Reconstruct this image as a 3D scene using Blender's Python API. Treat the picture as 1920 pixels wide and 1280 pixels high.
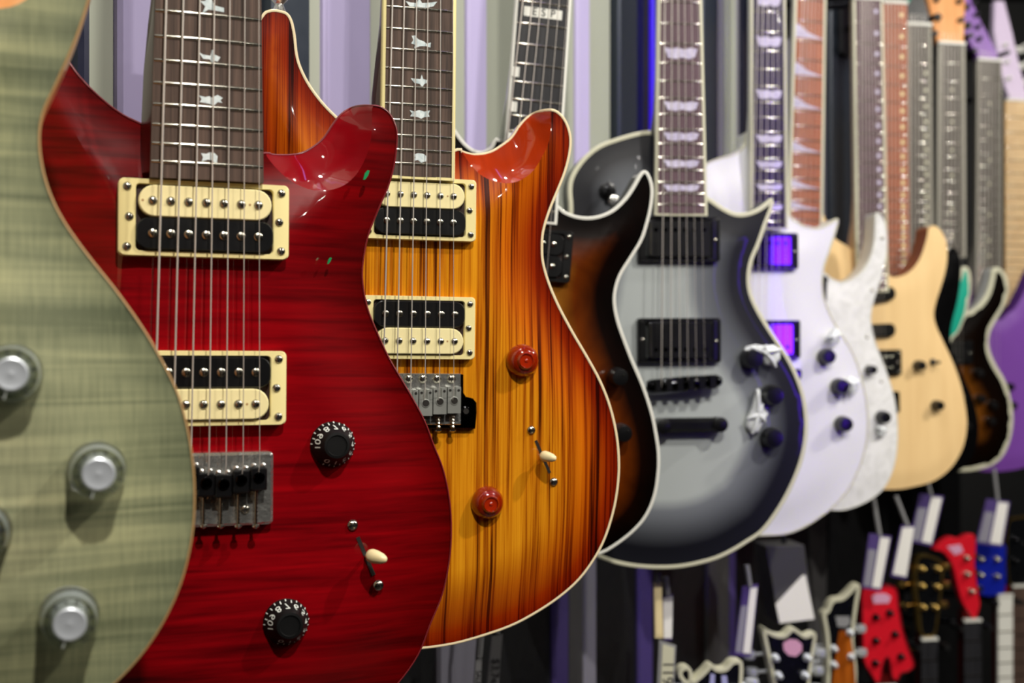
import bpy, math, random
import numpy as np
from mathutils import Vector, Matrix
from mathutils.geometry import delaunay_2d_cdt
random.seed(4)
sc = bpy.context.scene
for o in list(bpy.data.objects): bpy.data.objects.remove(o)
col = sc.collection
PI = math.pi
F = 2400.0            # focal length in pixels of a 1920 wide frame
CAMZ = 1.55

# ------------------------------------------------------------------ camera
cd = bpy.data.cameras.new('camera'); cam = bpy.data.objects.new('camera', cd); col.objects.link(cam)
cam.location = (0, 0, CAMZ); cam.rotation_euler = (PI/2, 0, 0)
cd.sensor_width = 36; cd.lens = 36*F/1920; cd.clip_start = 0.05; cd.clip_end = 60
cd.dof.use_dof = True; cd.dof.focus_distance = 0.82; cd.dof.aperture_fstop = 45/6.2
sc.camera = cam
# ------------------------------------------------------------------ colour
sc.view_settings.view_transform = 'Standard'; sc.view_settings.look = 'None'
sc.view_settings.exposure = 0.0; sc.view_settings.gamma = 1.0; sc.view_settings.use_curve_mapping = False
w = bpy.data.worlds.new('world'); sc.world = w; w.use_nodes = True
w.node_tree.nodes['Background'].inputs[0].default_value = (0.55, 0.58, 0.62, 1)
w.node_tree.nodes['Background'].inputs[1].default_value = 0.02
# ------------------------------------------------------------------ lights: ceiling spots, added wall fill and violet strip lamps
def area(name, loc, target, size, power, colr=(1, 1, 1), size_y=None, spread=PI):
    l = bpy.data.lights.new(name, 'AREA'); l.energy = power; l.color = colr
    l.shape = 'DISK' if size_y is None else 'RECTANGLE'
    l.size = size
    if size_y: l.size_y = size_y
    l.spread = spread
    o = bpy.data.objects.new(name, l); col.objects.link(o)
    o.location = (loc[0], loc[1], CAMZ+loc[2])
    d = Vector((target[0], target[1], CAMZ+target[2])) - o.location
    o.rotation_euler = d.to_track_quat('-Z', 'Y').to_euler()
    return o
WARM = (1, 0.95, 0.86)
KEYS = [((0.40, -0.50, 1.28), (-0.15, 0.75, 0), 28), ((1.25, 0.35, 1.28), (0.40, 1.6, -0.1), 21), ((2.2, 1.15, 1.28), (0.90, 2.4, -0.1), 25)]
for a, b, p in KEYS: area('ceiling_spot', a, b, 0.07, p, WARM)
for a, b, p in [((-0.5, -0.9, 1.3), (-.2, .8, 0), .7), ((1.4, -1.1, 1.3), (0, 1.0, 0), 1.2), ((0.6, -1.9, 1.3), (0, 1.0, 0), 1), ((1.9, -0.2, 1.3), (.4, 1.5, 0), 1.2),
                ((2.6, -1.2, 1.3), (.4, 1.5, 0), 3), ((3.0, 0.6, 1.3), (.8, 2.2, 0), 4), ((-0.35, 0.05, 1.3), (-.25, .7, .1), 1)]: area('ceiling_spot', a, b, 0.02, p, WARM)
for Y in (0.9, 1.35, 1.8, 2.3): area('wall_washer', (-.346+.591*(Y-.803)+.10, Y-.12, 1.30), (-.346+.591*(Y-.803)+.02, Y+.05, .2), 0.06, 2.4, (1, .98, .95))  # fill lamps added to brighten the wall stripes
area('violet_column', (1.565, -0.325, 0.35), (0.346, 1.62, 0.35), 0.09, 0.24, (0.12, 0.01, 1.0), 1.5, math.radians(18))
area('violet_wash', (0.25, 1.15, 1.30), (0.15, 1.6, 0.1), 0.05, 0.35, (0.42, 0.25, 1.0), 0.5)

# ------------------------------------------------------------------ materials
def lin(h):
    h = h.lstrip('#'); v = [int(h[i:i+2], 16)/255 for i in (0, 2, 4)]
    return tuple([(c/12.92 if c <= .04045 else ((c+.055)/1.055)**2.4) for c in v]+[1.0])
def mat(name, c, rough=.4, metal=0, coat=0, **k):
    m = bpy.data.materials.new(name); m.use_nodes = True
    b = m.node_tree.nodes['Principled BSDF']
    b.inputs['Base Color'].default_value = lin(c) if isinstance(c, str) else (*c, 1)
    b.inputs['Roughness'].default_value = rough; b.inputs['Metallic'].default_value = metal
    b.inputs['Coat Weight'].default_value = coat; b.inputs['Coat Roughness'].default_value = .03
    if 'trans' in k: b.inputs['Transmission Weight'].default_value = k['trans']; b.inputs['IOR'].default_value = 1.45
    if 'emit' in k: b.inputs['Emission Color'].default_value = lin(k['emit']); b.inputs['Emission Strength'].default_value = k.get('es', 1)
    # faint procedural variation in roughness so nothing is dead flat
    if not k.get('plain'):
        nt = m.node_tree; n = nt.nodes.new('ShaderNodeTexNoise'); n.inputs['Scale'].default_value = k.get('ns', 60)
        tc = nt.nodes.new('ShaderNodeTexCoord'); nt.links.new(tc.outputs['Object'], n.inputs['Vector'])
        r = nt.nodes.new('ShaderNodeMapRange'); r.inputs['To Min'].default_value = max(0, rough*.8); r.inputs['To Max'].default_value = min(1, rough*1.25+.01)
        nt.links.new(n.outputs['Fac'], r.inputs['Value']); nt.links.new(r.outputs['Result'], b.inputs['Roughness'])
    return m
def ramp(nt, stops):
    r = nt.nodes.new('ShaderNodeValToRGB'); e = r.color_ramp.elements
    while len(e) < len(stops): e.new(0.5)
    for i, (p, c) in enumerate(stops): e[i].position = p; e[i].color = lin(c) if isinstance(c, str) else (c, c, c, 1)
    return r
def wood(name, stops, scale, burst=None, coat=1.0, dist=.6, detail=4, rough=.35, big=None, fine=None):
    """stripes of figure in the wood, stretched by scale=(x,y,z); burst=[(edge metres, colour)] is the stained sunburst"""
    m = mat(name, '#808080', rough, 0, coat, plain=True); nt = m.node_tree; b = nt.nodes['Principled BSDF']
    b.inputs['Specular IOR Level'].default_value = .08 if coat >= .3 else .3
    tc = nt.nodes.new('ShaderNodeTexCoord'); mp = nt.nodes.new('ShaderNodeMapping'); mp.inputs['Scale'].default_value = scale
    nt.links.new(tc.outputs['Object'], mp.inputs['Vector'])
    n = nt.nodes.new('ShaderNodeTexNoise'); n.inputs['Scale'].default_value = 1; n.inputs['Detail'].default_value = detail
    n.inputs['Distortion'].default_value = dist; n.inputs['Roughness'].default_value = .55
    nt.links.new(mp.outputs[0], n.inputs['Vector'])
    fac = n.outputs['Fac']
    def addn(sc_, amt, det=2):
        nonlocal fac
        mp2 = nt.nodes.new('ShaderNodeMapping'); mp2.inputs['Scale'].default_value = sc_
        nt.links.new(tc.outputs['Object'], mp2.inputs['Vector'])
        n2 = nt.nodes.new('ShaderNodeTexNoise'); n2.inputs['Scale'].default_value = 1; n2.inputs['Detail'].default_value = det
        nt.links.new(mp2.outputs[0], n2.inputs['Vector'])
        s = nt.nodes.new('ShaderNodeMath'); s.operation = 'SUBTRACT'; s.inputs[1].default_value = .5; nt.links.new(n2.outputs['Fac'], s.inputs[0])
        a = nt.nodes.new('ShaderNodeMath'); a.operation = 'MULTIPLY_ADD'; a.inputs[1].default_value = amt
        nt.links.new(s.outputs[0], a.inputs[0]); nt.links.new(fac, a.inputs[2]); fac = a.outputs[0]
    if big: addn(*big)
    if fine: addn(*fine)
    r = ramp(nt, stops); nt.links.new(fac, r.inputs[0]); out = r.outputs[0]
    if burst:
        at = nt.nodes.new('ShaderNodeAttribute'); at.attribute_name = 'edge'
        dv = nt.nodes.new('ShaderNodeMath'); dv.operation = 'MULTIPLY'; dv.inputs[1].default_value = 1/burst[-1][0]; nt.links.new(at.outputs['Fac'], dv.inputs[0])
        r2 = ramp(nt, [(d/burst[-1][0], c) for d, c in burst]); nt.links.new(dv.outputs[0], r2.inputs[0])
        mx = nt.nodes.new('ShaderNodeMix'); mx.data_type = 'RGBA'; mx.blend_type = 'MULTIPLY'; mx.inputs[0].default_value = 1
        nt.links.new(out, mx.inputs[6]); nt.links.new(r2.outputs[0], mx.inputs[7]); out = mx.outputs[2]
    nt.links.new(out, b.inputs['Base Color'])
    return m
M_ = {}
M_['green_top'] = wood('green_flame', [(.3, '#72755a'), (.5, '#979776'), (.7, '#b8b48c')], (3, 85, 4), burst=[(0, '#c4ccc8'), (.03, '#e2e6e0'), (.08, '#ffffff')], big=((9, 18, 3), .35), fine=((700, 45, 9), .3), coat=.2, dist=1.2, rough=.5)
M_['red_top'] = wood('red_flame', [(.2, '#3c0004'), (.5, '#78020a'), (.8, '#98040e')], (7, 130, 4), burst=[(0, '#c08088'), (.02, '#e0b8bc'), (.06, '#ffffff')], big=((7, 7, 3), .5), fine=((22, 300, 9), .3), dist=.5)
M_['amber_top'] = wood('amber_zebra', [(.30, '#421a02'), (.42, '#a05006'), (.53, '#cc7e10'), (.75, '#e2961a')], (210, 1.6, 8), burst=[(0, '#8a2a08'), (.010, '#b0582c'), (.03, '#e8b894'), (.055, '#ffffff')], big=((45, 1.2, 3), .65), fine=((900, 9, 9), .75), dist=.12)
M_['brown_top'] = wood('brown_quilt', [(.3, '#7a4c10'), (.7, '#b8802c')], (14, 14, 4), burst=[(0, '#050304'), (.018, '#1c0e08'), (.040, '#a06c3c'), (.065, '#ffffff')], big=((30, 30, 3), .4), dist=1.0)
M_['grey_top'] = wood('silver_burst', [(.3, '#a2a8a8'), (.7, '#acb2b2')], (3, 3, 3), burst=[(0, '#171824'), (.022, '#1c1c28'), (.062, '#a8a8b2'), (.075, '#ffffff')], coat=.12, rough=.5)
M_['white_top'] = mat('white_gloss', '#e4e4ea', .4, 0, .15)
M_['pearl_top'] = wood('white_pearl', [(.35, '#dededf'), (.6, '#eeeef0')], (30, 30, 30), coat=.5, dist=2.5)
M_['natural_top'] = wood('natural_wood', [(.3, '#e8c48c'), (.7, '#f0ce96')], (60, 4, 6), coat=.1, rough=.5)
M_['black_top'] = mat('black_gloss', '#060607', .2, 0, 1)
M_['teal_top'] = mat('teal_gloss', '#1fa58c', .3, 0, .6)
M_['tan_top'] = wood('tan_burst', [(.3, '#a86c34'), (.7, '#dc9c58')], (14, 14, 4), burst=[(0, '#c89058'), (.012, '#e8b478'), (.035, '#ffffff')], dist=1)
M_['burst_top'] = wood('dark_burst', [(.3, '#7c5a24'), (.7, '#9c7430')], (14, 14, 4), burst=[(0, '#060504'), (.045, '#241810'), (.075, '#b89068'), (.11, '#ffffff')], dist=1)
M_['purple_top'] = mat('purple_gloss', '#7a46a4', .35, 0, .5)
M_['mahogany'] = wood('mahogany', [(.3, '#3a0808'), (.7, '#540e0e')], (90, 5, 5), coat=.3)
M_['red_side'] = wood('red_scoop', [(.3, '#78020c'), (.7, '#8c0410')], (8, 60, 5), coat=1)
M_['amber_side'] = wood('amber_scoop', [(.3, '#8c2402'), (.7, '#a83004')], (70, 6, 5), coat=1)
M_['orange_side'] = wood('orange_wood', [(.3, '#d08a50'), (.7, '#e8ac74')], (70, 6, 5), coat=.5)
M_['black_side'] = mat('black_side', '#0b0c12', .3, 0, .6)
M_['darkblue_side'] = mat('satin_dark_side', '#20222c', .5, 0, .1)
M_['white_side'] = mat('white_side', '#d6d6d2', .4, 0, .4)
M_['brown_side'] = wood('brown_side', [(.3, '#6e3a1c'), (.7, '#8c4c26')], (60, 5, 5), coat=.3)
M_['purple_side'] = mat('purple_side', '#6a3c94', .4, 0, .4)
M_['bind_tan'] = mat('tan_binding', '#b08a58', .5, 0, .2)
M_['bind_red'] = mat('red_edge', '#7a1a24', .3, 0, .8)
M_['bind_cream'] = mat('cream_binding', '#f0dcb4', .35, 0, .6)
M_['bind_white'] = mat('white_binding', '#e4e4dc', .35, 0, .6)
M_['bind_grey'] = mat('aged_binding', '#cfcdb4', .4, 0, .4)
M_['rosewood'] = wood('rosewood', [(.3, '#33261f'), (.6, '#57443a'), (.8, '#6e584c')], (260, 9, 9), coat=0, rough=.6, dist=.3, fine=((700, 14, 9), .5))
M_['rosewood_red'] = wood('reddish_rosewood', [(.3, '#8a4a30'), (.7, '#b0684a')], (200, 9, 9), coat=0, rough=.5)
M_['rosewood_dark'] = wood('plum_rosewood', [(.3, '#4c3840'), (.7, '#68505a')], (200, 9, 9), coat=0, rough=.5)
M_['ebony'] = wood('ebony', [(.3, '#16161a'), (.7, '#2e2e32')], (260, 9, 9), coat=0, rough=.45)
M_['ebony_purple'] = wood('dark_ebony', [(.3, '#241c30'), (.7, '#382c48')], (260, 9, 9), coat=.1, rough=.35)
M_['greyboard'] = wood('weathered_board', [(.3, '#4a4642'), (.7, '#625c54')], (200, 9, 9), coat=0, rough=.5)
M_['maple'] = wood('maple', [(.3, '#d2ae80'), (.7, '#e6c89a')], (40, 90, 9), coat=.3)
M_['fret'] = mat('nickel_fret', '#c9c4b8', .16, 1)
M_['string'] = mat('steel_string', '#e8e0d8', .45, .55)
M_['chrome'] = mat('chrome', '#dcdcd8', .2, .9, ns=900)
nt = M_['chrome'].node_tree; bn = nt.nodes.new('ShaderNodeTexNoise'); bn.inputs['Scale'].default_value = 260; bn.inputs['Detail'].default_value = 3
tcn = nt.nodes.new('ShaderNodeTexCoord'); nt.links.new(tcn.outputs['Object'], bn.inputs['Vector']); bp_ = nt.nodes.new('ShaderNodeBump'); bp_.inputs['Strength'].default_value = .35; bp_.inputs['Distance'].default_value = .002
nt.links.new(bn.outputs['Fac'], bp_.inputs['Height']); nt.links.new(bp_.outputs['Normal'], nt.nodes['Principled BSDF'].inputs['Normal'])
M_['black_chrome'] = mat('black_chrome', '#2a2a2c', .12, 1)
M_['screw'] = mat('screw_metal', '#b8b4a8', .2, 1)
M_['slot'] = mat('slot_dark', '#1a1612', .5)
M_['saddle'] = mat('satin_saddle', '#b4b6b0', .38, .75)
M_['gold'] = mat('gold_metal', '#c8a860', .3, 1)
M_['cream'] = mat('cream_plastic', '#efe0a0', .4, 0, .1)
M_['cream2'] = mat('cream_bobbin', '#f2e4ac', .35, 0, .15)
M_['ivory'] = mat('ivory_tip', '#ecd9a8', .35, 0, .3)
M_['black'] = mat('black_plastic', '#08080a', .3, 0, .1)
M_['knob_black'] = mat('knob_black', '#070708', .55)
M_['knob_black'].node_tree.nodes['Principled BSDF'].inputs['Specular IOR Level'].default_value = .25
M_['black_gloss'] = mat('black_gloss_cover', '#050506', .05, 0, 1, plain=True)
M_['black_matte'] = mat('matte_black', '#0c0c0e', .5)
M_['coil'] = mat('coil_gap', '#2a120c', .5)
M_['pearl'] = wood('pearl_inlay', [(.3, '#b6c6ca'), (.7, '#e8eeee')], (90, 90, 20), coat=.4, dist=3, rough=.25)
M_['pearl_lav'] = wood('lavender_pearl', [(.3, '#b4accc'), (.7, '#dcd6ec')], (90, 90, 20), coat=.4, dist=2, rough=.25)
M_['white_ink'] = mat('white_ink', '#e6ece6', .5)
M_['dark_ink'] = mat('dark_ink', '#202028', .5)
M_['clear'] = mat('clear_acrylic', '#f4faf8', .03, 0, 0, trans=1.0, plain=True)
M_['amberknob'] = mat('amber_acrylic', '#c23204', .06, 0, 1, trans=.6, plain=True)
M_['amber_cap'] = mat('amber_cap', '#a02408', .15, 0, 1, plain=True)
M_['silver_cap'] = mat('silver_reflector', '#dfe4ec', .35, .6)
M_['tag_white'] = mat('tag_paper', '#eeece8', .6)
M_['tag_grey'] = mat('tag_grey_paper', '#8a8a8c', .6)
M_['tag_purple'] = mat('tag_purple', '#4c3a78', .5)
M_['film'] = mat('plastic_film', '#e4e8ea', .2, 0, .5)
M_['red_paint'] = mat('red_paint', '#d81428', .35, 0, .5)
M_['red_dark'] = mat('dark_red_paint', '#7a0c18', .35, 0, .5)
M_['blue_paint'] = mat('blue_paint', '#0a1c96', .35, 0, .5)
M_['green_foil'] = mat('green_flake', '#1fa060', .3, .4)
M_['pink_logo'] = mat('pink_emblem', '#d8a0c0', .4)
M_['lavender_logo'] = mat('lavender_emblem', '#a8a8d8', .4)
M_['headblack'] = mat('headstock_black', '#0a0b0e', .25, 0, .6)
M_['amber_wood'] = wood('tobacco_wood', [(.3, '#7a3608'), (.7, '#b8621c')], (90, 5, 5), coat=.4)
M_['wall_grey'] = mat('wall_grey_paint', '#a0a496', .6)  # wall under neutral light, the light put into the colour
M_['wall_lilac'] = mat('wall_lilac_paint', '#b6acd6', .6)  # same wall under violet light, the tint painted in
M_['post'] = mat('dark_post', '#2c3440', .35, .3)
M_['post_navy'] = mat('navy_post', '#191c34', .3, .3)
M_['blackwall'] = mat('black_panel', '#07080b', .5)
M_['lavender_head'] = mat('lavender_paint', '#cdbcd8', .4)
M_['bind_dull'] = mat('dull_binding', '#9a968a', .5)
M_['low_purple'] = mat('purple_panel', '#4c3e7c', .5)
M_['low_grey'] = mat('slate_panel', '#4a494a', .5)
M_['low_lgrey'] = mat('pale_slate_panel', '#8c8a98', .5)
M_['floor'] = wood('floor_boards', [(.3, '#3a3430'), (.7, '#4a423c')], (3, 20, 3), coat=0)
M_['ceiling'] = mat('ceiling_paint', '#1c1c20', .8)
M_['led'] = mat('violet_led_tube', '#3010c0', .4, emit='#3a0cff', es=.35, plain=True)  # emission that paints in a violet reflection

# ------------------------------------------------------------------ mesh builder
class MB:
    def __init__(s): s.v = []; s.f = []; s.m = []; s.e = None
    def add(s, vs, fs, mi=0, mx=None):
        k = len(s.v)
        for p in vs:
            p = Vector(p); s.v.append(tuple(mx @ p if mx is not None else p))
        for q in fs: s.f.append([i+k for i in q]); s.m.append(mi)
        return s
    def box(s, a, b, mi=0, mx=None):
        (x0, y0, z0), (x1, y1, z1) = a, b
        return s.add([(x0,y0,z0),(x1,y0,z0),(x1,y1,z0),(x0,y1,z0),(x0,y0,z1),(x1,y0,z1),(x1,y1,z1),(x0,y1,z1)],
                     [(0,3,2,1),(4,5,6,7),(0,1,5,4),(1,2,6,5),(2,3,7,6),(3,0,4,7)], mi, mx)
    def lathe(s, prof, mi=0, c=(0,0,0), n=32, mx=None):
        vs = []; fs = []
        for r, z in prof:
            for k in range(n):
                a = 2*PI*k/n; vs.append((c[0]+r*math.cos(a), c[1]+r*math.sin(a), c[2]+z))
        for i in range(len(prof)-1):
            for k in range(n):
                fs.append((i*n+k, i*n+(k+1) % n, (i+1)*n+(k+1) % n, (i+1)*n+k))
        fs.append(tuple(reversed(range(n)))); L = (len(prof)-1)*n; fs.append(tuple(range(L, L+n)))
        return s.add(vs, fs, mi, mx)
    def tube(s, pts, r, mi=0, n=8, mx=None):
        pts = [Vector(p) for p in pts]; vs = []; fs = []; up = Vector((0.013, .02, 1))
        for i, p in enumerate(pts):
            d = (pts[min(i+1, len(pts)-1)]-pts[max(i-1, 0)]).normalized()
            if abs(d.dot(up.normalized())) > .95: up = Vector((1, .02, .01))
            a = d.cross(up).normalized(); b = d.cross(a).normalized()
            rr = r[i] if isinstance(r, (list, tuple)) else r
            for k in range(n): t = 2*PI*k/n; vs.append(p+a*math.cos(t)*rr+b*math.sin(t)*rr)
        for i in range(len(pts)-1):
            for k in range(n): fs.append((i*n+k, i*n+(k+1) % n, (i+1)*n+(k+1) % n, (i+1)*n+k))
        fs.append(tuple(reversed(range(n)))); L = (len(pts)-1)*n; fs.append(tuple(range(L, L+n)))
        return s.add(vs, fs, mi, mx)
    def prism(s, poly, z0, z1, mi=0, bev=0, mx=None):
        """closed 2D polygon (counter-clockwise) extruded z0..z1 with a small bevel on the top rim"""
        if area2(poly) < 0: poly = poly[::-1]
        n = len(poly); rows = [(0, z0), (0, z1-bev)] + ([(bev, z1)] if bev else [])
        nm = normals(poly); vs = []; fs = []
        for o_, z in rows:
            for i in range(n): vs.append((poly[i][0]-nm[i][0]*o_, poly[i][1]-nm[i][1]*o_, z))
        for j in range(len(rows)-1):
            for i in range(n): fs.append((j*n+i, j*n+(i+1) % n, (j+1)*n+(i+1) % n, (j+1)*n+i))
        tri = cap([(v[0], v[1]) for v in vs[-n:]])
        L = (len(rows)-1)*n
        for a, b, c in tri: fs.append((L+a, L+b, L+c)); fs.append((c, b, a))
        return s.add(vs, fs, mi, mx)
    def ringp(s, outer, inner, z0, z1, mi=0, bev=.0006, mx=None):
        n = len(outer); vs = []; fs = []
        def sh(o_, i_, t): return [(a[0]+(b[0]-a[0])*t, a[1]+(b[1]-a[1])*t) for a, b in zip(o_, i_)]
        rows = [(outer, z0), (outer, z1-bev), (sh(outer, inner, .08), z1), (sh(outer, inner, .94), z1), (inner, z1-bev), (inner, z0)]
        for pl, z in rows:
            for p in pl: vs.append((p[0], p[1], z))
        for j in range(len(rows)):
            for i in range(n):
                j2 = (j+1) % len(rows); fs.append((j*n+i, j*n+(i+1) % n, j2*n+(i+1) % n, j2*n+i))
        return s.add(vs, fs, mi, mx)
    def build(s, name, mats, parent=None, smooth=40):
        me = bpy.data.meshes.new(name); me.from_pydata(s.v, [], s.f); me.update()
        if not isinstance(mats, (list, tuple)): mats = [mats]
        for m in mats: me.materials.append(M_[m] if isinstance(m, str) else m)
        me.polygons.foreach_set('material_index', s.m)
        if smooth:
            me.polygons.foreach_set('use_smooth', [True]*len(me.polygons)); me.set_sharp_from_angle(angle=math.radians(smooth))
        if s.e is not None:
            at = me.attributes.new('edge', 'FLOAT', 'POINT'); at.data.foreach_set('value', s.e)
        o = bpy.data.objects.new(name, me); col.objects.link(o)
        if parent is not None: o.parent = parent
        return o
def area2(p): return sum(p[i][0]*p[(i+1) % len(p)][1]-p[(i+1) % len(p)][0]*p[i][1] for i in range(len(p)))/2
def normals(p):
    n = len(p); out = []
    for i in range(n):
        a = p[i-1]; b = p[(i+1) % n]; dx, dy = b[0]-a[0], b[1]-a[1]; l = math.hypot(dx, dy) or 1
        out.append((dy/l, -dx/l))
    return out
def inside(poly, pts):
    P = np.asarray(poly); X = pts[:, 0]; Y = pts[:, 1]; r = np.zeros(len(pts), bool); j = len(P)-1
    for i in range(len(P)):
        xi, yi = P[i]; xj, yj = P[j]
        c = ((yi > Y) != (yj > Y)) & (X < (xj-xi)*(Y-yi)/((yj-yi) or 1e-12)+xi); r ^= c; j = i
    return r
def dist_line(P, pts, closed=True):
    P = np.asarray(P, float); A = P if closed else P[:-1]; B = np.roll(P, -1, 0) if closed else P[1:]
    d = np.full(len(pts), 1e9)
    for a, b in zip(A, B):
        ab = b-a; L = (ab**2).sum() or 1e-12; t = np.clip(((pts-a) @ ab)/L, 0, 1); q = a+t[:, None]*ab
        d = np.minimum(d, np.hypot(*(pts-q).T))
    return d
def cap(poly):
    n = len(poly); r = delaunay_2d_cdt([Vector(p[:2]) for p in poly], [(i, (i+1) % n) for i in range(n)], [], 0, 1e-7)
    V, Fc, ov = r[0], r[2], r[3]; tris = []
    c = np.array([[(V[a][0]+V[b][0]+V[d][0])/3, (V[a][1]+V[b][1]+V[d][1])/3] for a, b, d in Fc])
    ins = inside([tuple(p[:2]) for p in poly], c)
    for k, f in enumerate(Fc):
        if ins[k] and all(len(ov[i]) for i in f): tris.append([ov[i][0] for i in f])
    return tris
def smooth_closed(p, sub=4, closed=True):
    n = len(p); out = []
    for i in range(n if closed else n-1):
        g = lambda k: np.array(p[k % n] if closed else p[max(0, min(n-1, k))], float)
        a, b, c, d = g(i-1), g(i), g(i+1), g(i+2)
        # centripetal-ish Catmull-Rom
        for k in range(sub):
            t = k/sub
            out.append(tuple(.5*((2*b)+(-a+c)*t+(2*a-5*b+4*c-d)*t*t+(-a+3*b-3*c+d)*t**3)))
    if not closed: out.append(tuple(p[-1]))
    return out
def rrect(cx, cy, w_, h_, r, k=5):
    out = []
    for sx, sy, a0 in ((1, 1, 0), (-1, 1, 90), (-1, -1, 180), (1, -1, 270)):
        for i in range(k+1):
            a = math.radians(a0+90*i/k); out.append((cx+sx*(w_/2-r)+r*math.cos(a), cy+sy*(h_/2-r)+r*math.sin(a)))
    return out
def text_mesh(body, size, bold=0):
    c = bpy.data.curves.new('t', 'FONT'); c.body = body; c.size = size; c.offset = bold; c.align_x = 'CENTER'; c.align_y = 'CENTER'
    o = bpy.data.objects.new('t', c); col.objects.link(o); bpy.context.view_layer.update()
    me = bpy.data.meshes.new_from_object(o.evaluated_get(bpy.context.evaluated_depsgraph_get()))
    v = [tuple(x.co) for x in me.vertices]; f = [tuple(p.vertices) for p in me.polygons]
    bpy.data.objects.remove(o); bpy.data.curves.remove(c); bpy.data.meshes.remove(me)
    return v, f
def tag(o, label, cat, group=None, kind=None):
    o['label'] = label; o['category'] = cat
    if group: o['group'] = group
    if kind: o['kind'] = kind
    return o
def struct(o): o['kind'] = 'structure'; return o

# ------------------------------------------------------------------ a plane standing in the shop
class Plane_:
    """local x = right along the face, y = up, z = out of the face towards the aisle"""
    def __init__(s, ax, ay, Z, yaw, roll=0, axis=None):
        y = math.radians(yaw); s.O = Vector(((ax-960)/F*Z, Z, CAMZ+(640-ay)/F*Z))
        s.ex0 = Vector((math.cos(y), math.sin(y), 0)); s.ey0 = Vector((0, 0, 1)); s.ez = Vector((math.sin(y), -math.cos(y), 0))
        s.setroll(math.radians(roll))
        if axis:
            (xa, ya), (xb, yb) = axis   # top, bottom points of the centre line
            a = s.L(xa, ya); b = s.L(xb, yb); s.setroll(s.roll+math.atan2(a[0]-b[0], a[1]-b[1]))
    def setroll(s, r):
        s.roll = r; c, q = math.cos(r), math.sin(r)
        s.ex = s.ex0*c-s.ey0*q; s.ey = s.ex0*q+s.ey0*c
        s.M = Matrix(((s.ex.x, s.ey.x, s.ez.x, s.O.x), (s.ex.y, s.ey.y, s.ez.y, s.O.y), (s.ex.z, s.ey.z, s.ez.z, s.O.z), (0, 0, 0, 1)))
    def L(s, px, py, z=0.0):
        r = Vector(((px-960)/F, 1, (640-py)/F)); cam0 = Vector((0, 0, CAMZ))
        t = (z-(cam0-s.O).dot(s.ez))/r.dot(s.ez); p = cam0+r*t-s.O
        return (p.dot(s.ex), p.dot(s.ey))
    def root(s, name):
        o = bpy.data.objects.new(name, None); col.objects.link(o); o.matrix_world = s.M; o.empty_display_size = .05; return o

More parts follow.
